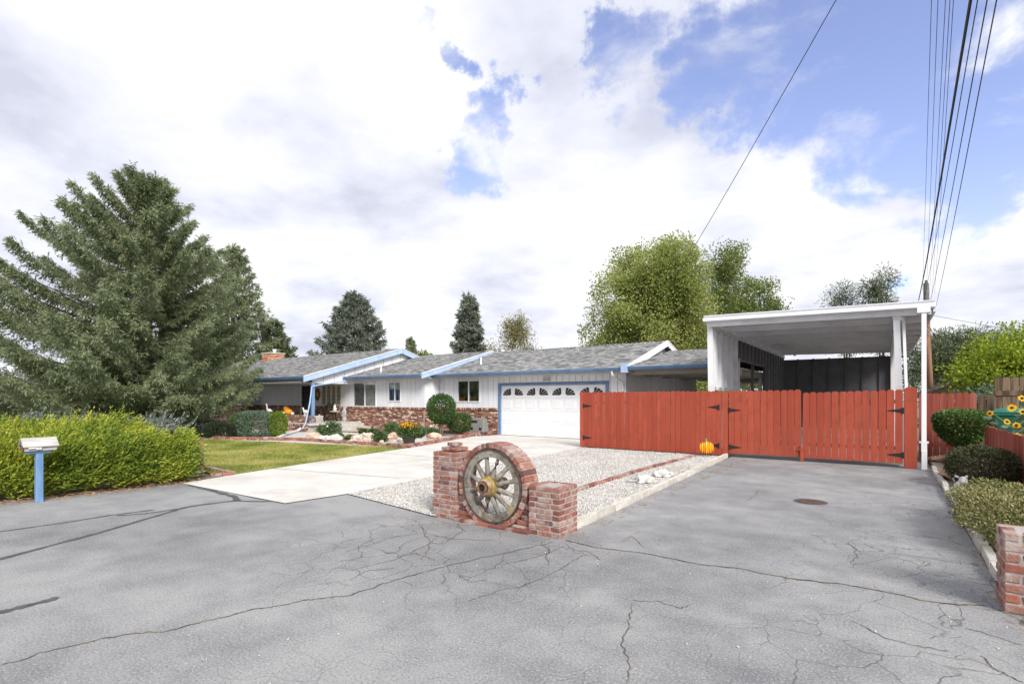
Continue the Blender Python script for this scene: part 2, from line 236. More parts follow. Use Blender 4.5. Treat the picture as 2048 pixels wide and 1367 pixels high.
def asphalt_mat():
    m = bpy.data.materials.new('weathered asphalt'); m.use_nodes = True; t = m.node_tree; t.nodes.clear()
    o = N(t, 'ShaderNodeOutputMaterial'); p = N(t, 'ShaderNodeBsdfPrincipled'); p.inputs['Roughness'].default_value = 0.85; p.inputs['Specular IOR Level'].default_value = 0.25
    tcn = N(t, 'ShaderNodeTexCoord'); v = tcn.outputs['Object']
    def nz(s, d=6, r=0.6):
        n = N(t, 'ShaderNodeTexNoise'); n.inputs['Scale'].default_value = s; n.inputs['Detail'].default_value = d; n.inputs['Roughness'].default_value = r; L(t, v, n.inputs['Vector']); return n
    big = nz(0.35, 4); mid = nz(2.2, 6); fine = nz(75, 3, 0.7); grit = nz(58, 3, 0.8)
    f = MATH(t, 'ADD', MATH(t, 'MULTIPLY', big.outputs[0], 0.8), MATH(t, 'MULTIPLY', mid.outputs[0], 0.5))
    f = MATH(t, 'ADD', f, MATH(t, 'MULTIPLY', fine.outputs[0], 0.45))
    col = RAMP(t, f, [(0.70, (0.165, 0.168, 0.180)), (0.86, (0.235, 0.237, 0.246)), (1.0, (0.315, 0.315, 0.318))])
    # pale aggregate and dark pits
    g = N(t, 'ShaderNodeMix', data_type='RGBA'); L(t, SMOOTH(t, grit.outputs[0], 0.53, 0.68, 0, 0.8), g.inputs[0]); L(t, col, g.inputs[6]); g.inputs[7].default_value = (0.48, 0.46, 0.43, 1)
    g2 = N(t, 'ShaderNodeMix', data_type='RGBA'); L(t, SMOOTH(t, grit.outputs[0], 0.46, 0.32, 0, 0.6), g2.inputs[0]); L(t, g.outputs[2], g2.inputs[6]); g2.inputs[7].default_value = (0.06, 0.06, 0.065, 1)
    # hairline crack web
    warp = nz(1.6, 3, 0.5); wv = N(t, 'ShaderNodeVectorMath', operation='SCALE'); L(t, warp.outputs['Color'], wv.inputs[0]); wv.inputs[3].default_value = 0.55
    av = N(t, 'ShaderNodeVectorMath', operation='ADD'); L(t, v, av.inputs[0]); L(t, wv.outputs[0], av.inputs[1])
    def web(s, w, lo, hi, off):
        vo = N(t, 'ShaderNodeTexVoronoi', feature='DISTANCE_TO_EDGE'); vo.inputs['Scale'].default_value = s; L(t, av.outputs[0], vo.inputs['Vector'])
        mk = N(t, 'ShaderNodeTexNoise'); mk.inputs['Scale'].default_value = 0.5; mk.inputs['Detail'].default_value = 5; mk.inputs['Roughness'].default_value = 0.7
        mpp = N(t, 'ShaderNodeMapping'); mpp.inputs['Location'].default_value = off; L(t, v, mpp.inputs[0]); L(t, mpp.outputs[0], mk.inputs['Vector'])
        return MATH(t, 'MULTIPLY', SMOOTH(t, vo.outputs['Distance'], w, 0.0), SMOOTH(t, mk.outputs[0], lo, hi))
    # the pavement is worn most in the side drive and round the wheel, least in the street to the left
    sx = N(t, 'ShaderNodeSeparateXYZ'); L(t, v, sx.inputs[0])
    dw = N(t, 'ShaderNodeVectorMath', operation='DISTANCE'); L(t, v, dw.inputs[0]); dw.inputs[1].default_value = (-3.9, 4.2, 0)
    worn = MATH(t, 'MAXIMUM', SMOOTH(t, dw.outputs['Value'], 2.6, 0.6), MATH(t, 'MULTIPLY', SMOOTH(t, sx.outputs[0], -2.2, 0.4), 0.8))
    worn = MATH(t, 'MAXIMUM', worn, MATH(t, 'MULTIPLY', SMOOTH(t, sx.outputs[0], -4.5, -2.5), 0.30))
    w1 = MATH(t, 'MULTIPLY', web(2.1, 0.018, 0.40, 0.50, (0, 0, 0)), worn); w2 = MATH(t, 'MULTIPLY', web(4.6, 0.022, 0.46, 0.58, (5, 3, 0)), worn)
    cr = MATH(t, 'MAXIMUM', w1, w2)
    g3 = N(t, 'ShaderNodeMix', data_type='RGBA'); L(t, MATH(t, 'MULTIPLY', cr, 0.62), g3.inputs[0]); L(t, g2.outputs[2], g3.inputs[6]); g3.inputs[7].default_value = (0.05, 0.045, 0.04, 1)
    L(t, g3.outputs[2], p.inputs['Base Color'])
    h = MATH(t, 'SUBTRACT', MATH(t, 'MULTIPLY', fine.outputs[0], 0.35), MATH(t, 'MULTIPLY', cr, 1.0))
    b = N(t, 'ShaderNodeBump'); b.inputs['Strength'].default_value = 0.5; b.inputs['Distance'].default_value = 0.012; L(t, h, b.inputs['Height']); L(t, b.outputs[0], p.inputs['Normal'])
    L(t, p.outputs[0], o.inputs[0]); return m
M['asphalt'] = asphalt_mat()
M['concrete'] = mat('pale driveway concrete', [(0.56, 0.535, 0.50), (0.66, 0.64, 0.61)], 1.1, detail=9, rough=0.85, bump=0.12, bscale=60, dirt=(0.44, 0.41, 0.37), dscale=0.7)
M['soil'] = mat('bare soil', [(0.13, 0.10, 0.075), (0.24, 0.19, 0.14)], 4, detail=9, rough=0.95, bump=0.5)
M['lawnsoil'] = mat('turf soil', [(0.16, 0.19, 0.05), (0.28, 0.27, 0.09)], 1.3, detail=7, rough=0.95)
M['gravelbase'] = mat('white gravel bed', [(0.44, 0.42, 0.40), (0.66, 0.64, 0.62)], 45, detail=3, rough=0.9, bump=0.8, bscale=60)
M['mulch'] = mat('bark and chip mulch', [(0.14, 0.10, 0.08), (0.34, 0.28, 0.23), (0.50, 0.45, 0.40)], 22, detail=5, rough=0.95, bump=0.8, bscale=40)

# ------------------------------------------------------------------ mesh helpers
class MB:
    def __init__(s): s.v = []; s.f = []
    def box(s, x0, x1, y0, y1, z0, z1):
        b = len(s.v); s.v += [(x, y, z) for z in (z0, z1) for x, y in ((x0, y0), (x1, y0), (x1, y1), (x0, y1))]
        s.f += [tuple(b + i for i in q) for q in ((0, 3, 2, 1), (4, 5, 6, 7), (0, 1, 5, 4), (1, 2, 6, 5), (2, 3, 7, 6), (3, 0, 4, 7))]; return s
    def hexa(s, p):       # eight corner points, bottom ring then top ring
        b = len(s.v); s.v += [tuple(q) for q in p]
        s.f += [tuple(b + i for i in q) for q in ((0, 3, 2, 1), (4, 5, 6, 7), (0, 1, 5, 4), (1, 2, 6, 5), (2, 3, 7, 6), (3, 0, 4, 7))]; return s
    def prism(s, pts, vec):   # polygon extruded along vec
        b = len(s.v); n = len(pts); vec = Vector(vec)
        s.v += [tuple(p) for p in pts] + [tuple(Vector(p) + vec) for p in pts]
        s.f.append(tuple(b + i for i in range(n))[::-1]); s.f.append(tuple(b + n + i for i in range(n)))
        s.f += [(b + i, b + (i + 1) % n, b + n + (i + 1) % n, b + n + i) for i in range(n)]; return s
    def tube(s, pts, rad, seg=8):
        pts = [Vector(p) for p in pts]; rs = rad if isinstance(rad, (list, tuple)) else [rad] * len(pts)
        b = len(s.v); n = len(pts); up = Vector((0, 0, 1))
        for i, p in enumerate(pts):
            d = (pts[min(i + 1, n - 1)] - pts[max(i - 1, 0)]).normalized()
            a = d.cross(up) if abs(d.z) < 0.95 else d.cross(Vector((1, 0, 0))); a.normalize(); c = d.cross(a)
            for k in range(seg):
                t = 2 * math.pi * k / seg; s.v.append(tuple(p + (a * math.cos(t) + c * math.sin(t)) * rs[i]))
        for i in range(n - 1):
            for k in range(seg):
                s.f.append((b + i * seg + k, b + i * seg + (k + 1) % seg, b + (i + 1) * seg + (k + 1) % seg, b + (i + 1) * seg + k))
        s.f.append(tuple(b + k for k in range(seg))[::-1]); s.f.append(tuple(b + (n - 1) * seg + k for k in range(seg))); return s
    def lathe(s, prof, c=(0, 0, 0), axis='z', seg=20):
        pts = []; b = len(s.v); n = len(prof)
        for r, h in prof:
            for k in range(seg):
                t = 2 * math.pi * k / seg; x, y = r * math.cos(t), r * math.sin(t)
                q = (x, y, h) if axis == 'z' else ((x, h, y) if axis == 'y' else (h, x, y))
                s.v.append((c[0] + q[0], c[1] + q[1], c[2] + q[2]))
        ring = n >= 4 and abs(prof[0][0] - prof[-1][0]) < 1e-6 and prof[0][0] > 0
        for i in range(n if ring else n - 1):
            j = (i + 1) % n
            for k in range(seg):
                s.f.append((b + i * seg + k, b + i * seg + (k + 1) % seg, b + j * seg + (k + 1) % seg, b + j * seg + k))
        if not ring:
            s.f.append(tuple(b + k for k in range(seg))[::-1]); s.f.append(tuple(b + (n - 1) * seg + k for k in range(seg)))
        return s
    def ball(s, c, r, seg=14, rings=9):
        rx, ry, rz = r if isinstance(r, (tuple, list)) else (r, r, r); b = len(s.v)
        for i in range(1, rings):
            ph = math.pi * i / rings
            for k in range(seg):
                t = 2 * math.pi * k / seg; s.v.append((c[0] + rx * math.sin(ph) * math.cos(t), c[1] + ry * math.sin(ph) * math.sin(t), c[2] + rz * math.cos(ph)))
        for i in range(rings - 2):
            for k in range(seg): s.f.append((b + i * seg + k, b + (i + 1) * seg + k, b + (i + 1) * seg + (k + 1) % seg, b + i * seg + (k + 1) % seg))
        s.v.append((c[0], c[1], c[2] + rz)); s.v.append((c[0], c[1], c[2] - rz)); t, u = len(s.v) - 2, len(s.v) - 1
        for k in range(seg):
            s.f.append((t, b + k, b + (k + 1) % seg)); s.f.append((u, b + (rings - 2) * seg + (k + 1) % seg, b + (rings - 2) * seg + k))
        return s
    def mesh(s, name, bevel=0.0, smooth=False):
        me = bpy.data.meshes.new(name); me.from_pydata(s.v, [], s.f); me.update()
        bm = bmesh.new(); bm.from_mesh(me)
        bmesh.ops.recalc_face_normals(bm, faces=bm.faces)
        if bevel > 0: bmesh.ops.bevel(bm, geom=list(bm.edges), offset=bevel, segments=1, affect='EDGES', clamp_overlap=True)
        bm.to_mesh(me); bm.free()
        if smooth: me.polygons.foreach_set('use_smooth', [True] * len(me.polygons))
        return me
    def build(s, name, m, parent=None, bevel=0.0, smooth=False, loc=None, kind=None):
        return link(name, s.mesh(name, bevel, smooth), m, parent, loc, kind)
def link(name, me, m, parent=None, loc=None, kind=None, rot=None, scale=None):
    o = bpy.data.objects.new(name, me); COL.objects.link(o)
    if m is not None and len(me.materials) == 0: me.materials.append(M[m] if isinstance(m, str) else m)
    if parent is not None: o.parent = parent
    if loc is not None: o.location = loc
    if rot is not None: o.rotation_euler = rot
    if scale is not None: o.scale = scale
    if kind: o['kind'] = kind
    return o
def tag(o, label, cat, group=None):
    o['label'] = label; o['category'] = cat
    if group: o['group'] = group
    return o
def thing(name, label, cat, loc=(0, 0, 0), rz=0.0, group=None):
    o = bpy.data.objects.new(name, None); COL.objects.link(o); o.location = loc; o.rotation_euler = (0, 0, rz); o.empty_display_size = 0.3
    return tag(o, label, cat, group)
def npmesh(name, V, F):
    me = bpy.data.meshes.new(name); k = F.shape[1]
    me.vertices.add(len(V)); me.vertices.foreach_set('co', np.ascontiguousarray(V, dtype=np.float32).ravel())
    me.loops.add(F.size); me.loops.foreach_set('vertex_index', F.astype(np.int32).ravel())
    me.polygons.add(len(F)); me.polygons.foreach_set('loop_start', np.arange(0, F.size, k, dtype=np.int32)); me.polygons.foreach_set('loop_total', np.full(len(F), k, dtype=np.int32))
    me.update(calc_edges=True); return me
def unit(a): return a / np.maximum(np.linalg.norm(a, axis=1, keepdims=True), 1e-9)
def blades(name, P, D, ln, wd, fold=0.0):     # diamond leaves: P base points, D directions
    n = len(P); D = unit(D); rv = RNG.normal(size=(n, 3)); S = unit(np.cross(D, rv))
    ln = np.broadcast_to(np.asarray(ln, float).reshape(-1, 1), (n, 1)); wd = np.broadcast_to(np.asarray(wd, float).reshape(-1, 1), (n, 1))
    V = np.empty((n, 4, 3)); mid = P + D * ln * 0.45
    V[:, 0] = P; V[:, 1] = mid + S * wd * 0.5; V[:, 2] = P + D * ln; V[:, 3] = mid - S * wd * 0.5
    return npmesh(name, V.reshape(-1, 3), np.arange(4 * n).reshape(n, 4))
def sheet(name, pts, z, m, kind='structure', parent=None):
    me = bpy.data.meshes.new(name); me.from_pydata([(p[0], p[1], z) for p in pts], [], [tuple(range(len(pts)))]); me.update()
    bm = bmesh.new(); bm.from_mesh(me); bmesh.ops.triangulate(bm, faces=bm.faces)
    for f in bm.faces:
        if f.normal.z < 0: f.normal_flip()
    bm.to_mesh(me); bm.free()
    return link(name, me, m, parent, kind=kind)
def inside(P, poly):
    x, y = P[:, 0], P[:, 1]; r = np.zeros(len(P), bool); j = len(poly) - 1
    for i in range(len(poly)):
        xi, yi = poly[i]; xj, yj = poly[j]
        r ^= ((yi > y) != (yj > y)) & (x < (xj - xi) * (y - yi) / (yj - yi + 1e-12) + xi); j = i
    return r
def scatter(poly, n):
    a = np.array(poly); lo, hi = a.min(0), a.max(0); out = []
    while sum(map(len, out)) < n:
        p = RNG.uniform(lo, hi, (n * 2, 2)); out.append(p[inside(p, poly)])
    return np.concatenate(out)[:n]

# ------------------------------------------------------------------ ground, street, drives, beds
def ground_mesh():
    xs = np.concatenate([np.linspace(-400, -60, 12), np.linspace(-56, -34, 23), np.linspace(-32, 400, 30)]); ys = np.linspace(-300, 500, 60)
    X, Y = np.meshgrid(xs, ys); t = np.clip((-35 - X) / 12, 0, 1); Z = -0.03 - 2.6 * t * t * (3 - 2 * t)
    V = np.stack([X.ravel(), Y.ravel(), Z.ravel()], 1); w = len(xs); i, j = np.meshgrid(np.arange(w - 1), np.arange(len(ys) - 1)); a = (j * w + i).ravel()
    return npmesh('ground', V, np.stack([a, a + 1, a + 1 + w, a + w], 1))
link('ground', ground_mesh(), 'soil', kind='structure')
A0, A1, A2, A3 = G(365, 967), G(570, 1007), G(695, 988), G(1155, 897)
asph = sheet('asphalt', [(-80, -40), (60, -40), (60, 2.2), (3.0, 4.6), (0.80, 5.6), (0.86, 15.10), (-0.5, 30), (-4.0, 30), (-3.45, 15.1), (-3.08, 5.7), (-3.02, 5.15), (-4.9, 5.05), A2, A1, (-8.2, 4.3), (-9.6, 4.28), A0, (-10.86, 4.5), (-11.05, 2.2), (-11.3, 1.6), (-14, 0.9), (-80, -1)], 0.0, 'asphalt')
E1 = G(815, 896); E2 = G(905, 880); E3 = (-14.2, 16.75)
drive_poly = [A0, A1, A2, (-8.02, 14.9), (-7.85, 18.2), (-13.85, 18.2), (-13.95, 17.4), E3, E2, E1, G(465, 950)]
sheet('driveway', drive_poly, 0.012, 'concrete')
# saw-cut joints in the driveway slab
for i, (a, b) in enumerate((((545, 937), (800, 957)), ((760, 905), (1000, 928)))):
    p, q = Vector((*G(*a), 0.015)), Vector((*G(*b), 0.015)); nrm = Vector((-(q - p).y, (q - p).x, 0)).normalized() * 0.009
    mb = MB(); mb.v = [tuple(p - nrm), tuple(q - nrm), tuple(q + nrm), tuple(p + nrm)]; mb.f = [(0, 1, 2, 3)]
    mb.build('joint', 'tar', bpy.data.objects['driveway'])
lawn_poly = [G(440, 953), G(465, 950), E1, (-21.4, 9.35), (-26, 8.0), (-26, 4.5), (-14, 5.3), (-12.3, 5.2)]
sheet('lawn', lawn_poly, 0.008, 'lawnsoil')
P = scatter(lawn_poly, 60000); n = len(P)
Pz = np.column_stack([P, np.full(n, 0.004)]); Dz = np.column_stack([RNG.normal(0, 0.55, (n, 2)), np.ones(n)])
tag(link('grass', blades('grass', Pz, Dz, RNG.uniform(0.035, 0.075, n), 0.014), 'grass blades', kind='stuff'), 'short green and straw coloured lawn beside the concrete driveway', 'grass')
grav_poly = [A2, (-8.0, 14.95), (-3.5, 14.95), (-3.17, 5.5), (-4.85, 5.2), (-5.0, 5.06)]
sheet('gravel_bed', grav_poly, 0.014, 'gravelbase')
P = scatter(grav_poly, 62000); n = len(P); oct_v = np.array([(1, 0, 0), (0, 1, 0), (-1, 0, 0), (0, -1, 0), (0, 0, 1), (0, 0, -1)], float)
oct_f = np.array([(0, 1, 4), (1, 2, 4), (2, 3, 4), (3, 0, 4), (1, 0, 5), (2, 1, 5), (3, 2, 5), (0, 3, 5)])
sz = RNG.uniform(0.006, 0.016, (n, 1, 1)) * RNG.uniform(0.6, 1.3, (n, 1, 3)); ang = RNG.uniform(0, 6.28, n)
Vv = oct_v[None] * sz + RNG.normal(0, 0.003, (n, 6, 3)); ca, sa = np.cos(ang)[:, None], np.sin(ang)[:, None]
Vr = np.stack([Vv[:, :, 0] * ca - Vv[:, :, 1] * sa, Vv[:, :, 0] * sa + Vv[:, :, 1] * ca, Vv[:, :, 2]], 2) + np.column_stack([P, RNG.uniform(0.014, 0.026, n)])[:, None, :]
tag(link('gravel', npmesh('gravel', Vr.reshape(-1, 3), (oct_f[None] + (np.arange(n) * 6)[:, None, None]).reshape(-1, 3)), 'gravel stones', kind='stuff'), 'loose white gravel between driveway and red gate', 'gravel')
bed_poly = [E1, E2, E3, (-17.3, 17.2), (-22, 17.2), (-22, 14.2), (-36, 14.2), (-36, 9), (-21.4, 9.3)]
sheet('garden_bed', bed_poly, 0.018, 'gravelbase')
sheet('side_bed', [(0.95, 5.75), (2.2, 5.2), (4.6, 6.0), (4.6, 20.5), (0.95, 20.5)], 0.022, 'mulch')
sheet('walkway', [(-22.0, 15.0), (-17.2, 15.3), (-14.1, 16.6), (-14.1, 16.75), (-17.2, 16.1), (-22.0, 16.0)], 0.06, 'step')
# cracks and tar seals laid on the asphalt
def strip(name, px, w, m, jit=0.0, z=0.004, sub=7):
    pts = [Vector((*G(*p), z)) for p in px]; fine = []
    for a, b in zip(pts, pts[1:]):
        for k in range(sub): fine.append(a.lerp(b, k / sub))
    fine.append(pts[-1]); mb = MB(); n = len(fine); jv = 0.0
    for i, p in enumerate(fine):
        d = (fine[min(i + 1, n - 1)] - fine[max(i - 1, 0)]).normalized(); nn = Vector((-d.y, d.x, 0)); jv = 0.72 * jv + random.uniform(-jit, jit) * 0.8; p = p + nn * jv
        h = 0.5 * w * random.uniform(0.55, 1.3) * (1.0 if 0 < i < n - 1 else 0.2)
        mb.v += [tuple(p - nn * h), tuple(p + nn * h)]
    mb.f = [(2 * i, 2 * i + 2, 2 * i + 3, 2 * i + 1) for i in range(n - 1)]
    return mb.build(name, m, asph)
strip('crack', [(0, 1330), (100, 1300), (230, 1272), (330, 1260), (480, 1225), (600, 1200), (700, 1190), (790, 1160), (880, 1135), (960, 1115), (1060, 1095), (1105, 1083)], 0.012, 'crack', 0.016, sub=14)
strip('crack', [(1130, 1080), (1200, 1095), (1290, 1105), (1380, 1125), (1490, 1137), (1580, 1157), (1680, 1167), (1780, 1185), (1860, 1203), (1975, 1212)], 0.021, 'crack', 0.015, sub=14)
for px in ([(690, 1102), (740, 1090), (800, 1070), (850, 1066), (900, 1078), (1000, 1080)], [(840, 1050), (850, 1070), (862, 1085), (855, 1100), (842, 1120)], [(930, 1205), (1000, 1180), (1030, 1175), (1100, 1150), (1150, 1120), (1175, 1108)],
           [(700, 1140), (790, 1118), (850, 1090), (880, 1070)], [(1000, 1130), (1080, 1112), (1130, 1090)], [(1262, 1205), (1255, 1240), (1248, 1290), (1255, 1330), (1262, 1367)], [(1262, 1200), (1320, 1202), (1360, 1215), (1380, 1210)],
           [(1690, 1085), (1712, 1098), (1718, 1112), (1700, 1125)], [(1780, 1105), (1880, 1120), (1950, 1128)], [(1700, 1240), (1770, 1275), (1830, 1290), (1900, 1302)], [(1930, 1255), (1980, 1270), (2047, 1290)], [(1960, 1310), (2000, 1340), (2047, 1365)],
           [(790, 1115), (830, 1105), (850, 1112), (870, 1120)], [(835, 1065), (820, 1058), (800, 1052)], [(862, 1085), (890, 1088), (905, 1075)], [(760, 1078), (800, 1070)], [(900, 1078), (925, 1062), (918, 1052)], [(1085, 1090), (1100, 1100), (1090, 1112), (1100, 1130)], [(1130, 1085), (1145, 1100), (1175, 1102), (1200, 1120)], [(1240, 1085), (1262, 1070), (1290, 1095)], [(920, 1150), (945, 1165), (975, 1158)], [(700, 1160), (740, 1140), (790, 1135)],
           [(1490, 1003), (1510, 990), (1518, 978)], [(1840, 1070), (1900, 1082), (1925, 1090)], [(1850, 1140), (1920, 1150), (1965, 1160)]):
    strip('crack', px, 0.007, 'crack', 0.016, sub=11)
strip('tar_seal', [(-40, 1128), (80, 1097), (200, 1065), (300, 1035), (380, 1012), (470, 1001), (540, 1003)], 0.075, 'tar', 0.01)
strip('tar_seal', [(375, 968), (420, 980), (470, 993), (475, 1001)], 0.10, 'tar', 0.01, 0.006)
strip('tar_seal', [(-40, 1068), (120, 1046), (220, 1030), (310, 1019)], 0.05, 'tar', 0.01)
strip('tar_seal', [(230, 1031), (290, 1027), (350, 1018), (400, 1010)], 0.035, 'tar', 0.01, 0.006)
strip('tar_seal', [(-60, 1245), (0, 1225), (50, 1211), (118, 1194)], 0.085, 'tar', 0.01)
# manhole cover
mc = thing('manhole_cover', 'small rusty round utility cover set in the side drive', 'manhole', (*G(1621, 1003), 0.0))
MB().lathe([(0.19, 0.002), (0.19, 0.012), (0.0, 0.012)], seg=28).build('lid', 'manhole', mc); MB().lathe([(0.235, 0.001), (0.235, 0.006), (0.195, 0.006), (0.195, 0.001)], seg=28).build('collar', 'tar', mc)
MB().box(-0.05, 0.05, -0.012, 0.012, 0.012, 0.018).build('lift_bar', 'manhole', mc)

# ------------------------------------------------------------------ edgings
BR = MB().box(-0.5, 0.5, -0.5, 0.5, -0.5, 0.5).mesh('brick'); 
def unit_brick(dx, dy, dz, m='brick', bev=0.006):
    me = MB().box(-dx / 2, dx / 2, -dy / 2, dy / 2, -dz / 2, dz / 2).mesh('brick', bev)
    bm = bmesh.new(); bm.from_mesh(me)
    for v in bm.verts: v.co += Vector((random.uniform(-1, 1), random.uniform(-1, 1), random.uniform(-1, 1))) * 0.0022
    bm.to_mesh(me); bm.free(); me.materials.append(M[m]); return me
BRICKS = [unit_brick(0.197, 0.095, 0.060) for _ in range(4)]
def edging(name, label, pts, z=0.03, courses=1, lay=0.2, group=None):
    t = thing(name, label, 'edging', (*pts[0], 0), 0, group); o0 = Vector((*pts[0], 0))
    for a, b in zip(pts, pts[1:]):
        a, b = Vector((*a, 0)), Vector((*b, 0)); d = b - a; n = max(1, int(d.length / lay)); rz = math.atan2(d.y, d.x)
        for c in range(courses):
            for k in range(n):
                p = a + d * ((k + 0.5 + (0.5 if c % 2 else 0)) / n) - o0
                link('brick', random.choice(BRICKS), None, t, (p.x, p.y, z + c * 0.066 + random.uniform(-0.006, 0.006)), rot=(random.uniform(-.03, .03), random.uniform(-.03, .03), rz + random.uniform(-.05, .05)), scale=(d.length / n / 0.205, 1.1, 1.1))
    return t
edging('brick_edging', 'row of red bricks dividing the white gravel in two', [G(1152, 984), G(1270, 946), G(1390, 913)], 0.035)
edging('brick_edging', 'low brick border between lawn and rock garden', [(-21.4, 9.3), G(600, 882), E1], 0.04, 2)
edging('brick_edging', 'brick border of rock garden along the concrete driveway', [E1, E2, E3], 0.04, 2)
edging('brick_edging', 'short corner of brick border at lawn end by the juniper', [G(415, 938), G(465, 950), G(420, 955)], 0.04)
edging('brick_edging', 'low brick rim in front of the house wall by the walkway', [(-22.0, 16.15), (-17.4, 16.2)], 0.07, 2)
def scallop():
    mb = MB(); n = 8; w = 0.6 / n; top = []
    for i in range(n):
        x0 = -0.3 + i * w
        for k in range(5): top.append((x0 + w * k / 5, 0.085 + 0.018 * math.sin(math.pi * k / 5)))
    top.append((0.3, 0.085))
    mb.prism([(-0.3, -0.035, -0.02)] + [(x, -0.035 + 0.006 * math.sin(x * 80), z) for x, z in top] + [(0.3, -0.035, -0.02)], (0, 0.07, 0)); me = mb.mesh('edging_block'); me.materials.append(M['curb']); return me
SCAL = scallop()
def kerb(label, p, q):
    p, q = Vector((*p, 0)), Vector((*q, 0)); d = q - p; n = int(d.length / 0.605); t = thing('kerb_edging', label, 'edging', p)
    for k in range(n):
        c = d * ((k + 0.5) / n); link('edging_block', SCAL, None, t, (c.x + random.uniform(-.012, .012), c.y, random.uniform(-.012, .018)), rot=(random.uniform(-.06, .06), random.uniform(-.015, .015), math.atan2(d.y, d.x) + random.uniform(-.02, .02)))
kerb('scalloped concrete edging between white gravel and side drive', (-3.12, 5.62), (-3.5, 14.9))
kerb('scalloped concrete edging between side drive and planted bed by short fence', (0.84, 5.95), (0.90, 15.0))
# broken lump of concrete by the right pier
def rock(name, label, c, r, m='stone', cat='rock', group=None, seed=0):
    rr = random.Random(seed); mb = MB().ball((0, 0, 0), r, 9, 6)
    mb.v = [tuple(Vector(v) * (1 + rr.uniform(-0.27, 0.27))) for v in mb.v]; me = mb.mesh(name); 
    o = link(name, me, m, None, (c[0], c[1], c[2] + r[2] * 0.55 if isinstance(r, tuple) else c[2]), rot=(0, 0, rr.uniform(0, 6)))
    return tag(o, label, cat, group)
rock('concrete_lump', 'broken lump of pale concrete at foot of the brick pier by the drive', (1.12, 5.22, 0), (0.26, 0.13, 0.07), 'curb', 'concrete', seed=4)

# ------------------------------------------------------------------ brick piers and the wagon wheel
def pier(label, x0, x1, y0, y1, courses, ch, cap=None):
    t = thing('brick_pier', label, 'brick pier', ((x0 + x1) / 2, (y0 + y1) / 2, 0)); hx, hy = (x1 - x0) / 2, (y1 - y0) / 2; H = courses * ch
    MB().box(-hx + 0.008, hx - 0.008, -hy + 0.008, hy - 0.008, -0.05, H - 0.012).build('mortar', 'mortar', t)
    dp = 0.095
    def put(xa, xb, ya, yb, z0, z1):
        j = lambda: random.uniform(-0.003, 0.003)
        g = 0.008; me = random.choice(BRICKS); xa -= 0.008 * (abs(xa + hx) < 1e-4); xb += 0.008 * (abs(xb - hx) < 1e-4); ya -= 0.008 * (abs(ya + hy) < 1e-4); yb += 0.008 * (abs(yb - hy) < 1e-4); lx, ly = (xb - xa - 2 * g), (yb - ya - 2 * g); lz = (z1 - z0 - 2 * g)
        if ly > lx: sc, rz = (ly / 0.197, lx / 0.095, lz / 0.06), math.pi / 2
        else: sc, rz = (lx / 0.197, ly / 0.095, lz / 0.06), 0
        link('brick', me, None, t, ((xa + xb) / 2 + j(), (ya + yb) / 2 + j(), (z0 + z1) / 2), rot=(0, 0, rz + j() * 2), scale=sc)
    for c in range(courses):
        z0, z1 = c * ch, (c + 1) * ch; f = 1 if c % 2 == 0 else -1; sp = random.choice((0.62, 0.6, 0.66)) if c % 2 else random.choice((0.36, 0.4))
        w, h = 2 * hx - dp, 2 * hy - dp
        xs = -hx if f > 0 else -hx + dp
        put(xs, xs + w * sp, -hy, -hy + dp, z0, z1); put(xs + w * sp, xs + w, -hy, -hy + dp, z0, z1)
        xs2 = -hx + dp if f > 0 else -hx
        put(xs2, xs2 + w * sp, hy - dp, hy, z0, z1); put(xs2 + w * sp, xs2 + w, hy - dp, hy, z0, z1)
        ys = -hy if f > 0 else -hy + dp
        put(hx - dp, hx, ys, ys + h * sp, z0, z1); put(hx - dp, hx, ys + h * sp, ys + h, z0, z1)
        ys2 = -hy + dp if f > 0 else -hy
        put(-hx, -hx + dp, ys2, ys2 + h * sp, z0, z1); put(-hx, -hx + dp, ys2 + h * sp, ys2 + h, z0, z1)
    if cap:
        for k, (w, hgt) in enumerate(cap):
            z0 = H + sum(q[1] for q in cap[:k]); put(-w, 0, -w, 0, z0, z0 + hgt); put(0, w, -w, 0, z0, z0 + hgt); put(-w, 0, 0, w, z0, z0 + hgt); put(0, w, 0, w, z0, z0 + hgt)
    return t
pier('taller brick pier with stepped cap left of the wagon wheel', -5.06, -4.63, 5.10, 5.53, 14, 0.0645, [(0.14, 0.06), (0.085, 0.06)])
pier('shorter flat topped brick pier right of the wagon wheel', -3.46, -3.03, 5.10, 5.53, 9, 0.066)
pier('brick pier at the planted bed by the right kerb edging', 0.74, 1.5, 5.35, 5.72, 8, 0.077)
pier('low brick pier at the end of the gold juniper hedge', -12.25, -11.90, 4.75, 5.05, 10, 0.072, [(0.15, 0.06)])

WX, WZ, WY = -4.045, 0.515, 5.16
arch = thing('brick_wheel_surround', 'ring of upright red bricks framing the wagon wheel', 'brickwork', (WX, WY, 0))
mb = MB(); ns = 48
for k in range(ns):      # mortar ring
    a0, a1 = 2 * math.pi * k / ns, 2 * math.pi * (k + 1) / ns
    q = [(r * math.cos(a), y, WZ + r * math.sin(a)) for y in (-0.036, 0.218) for r, a in ((0.482, a0), (0.538, a0), (0.538, a1), (0.482, a1))]
    mb.hexa(q)
mb.build('mortar', 'mortar', arch)
nb = 40
ring_me = [unit_brick(0.066, 0.28, 0.078) for _ in range(4)]
for k in range(nb):
    a = 2 * math.pi * (k + 0.5) / nb; r = 0.512
    if WZ + r * math.sin(a) < 0.03: continue
    link('brick', random.choice(ring_me), None, arch, (r * math.cos(a), 0.09 + random.uniform(-.008, .008), WZ + r * math.sin(a)), rot=(0, -a + random.uniform(-.02, .02), 0), scale=(1.05, 1, 0.93))
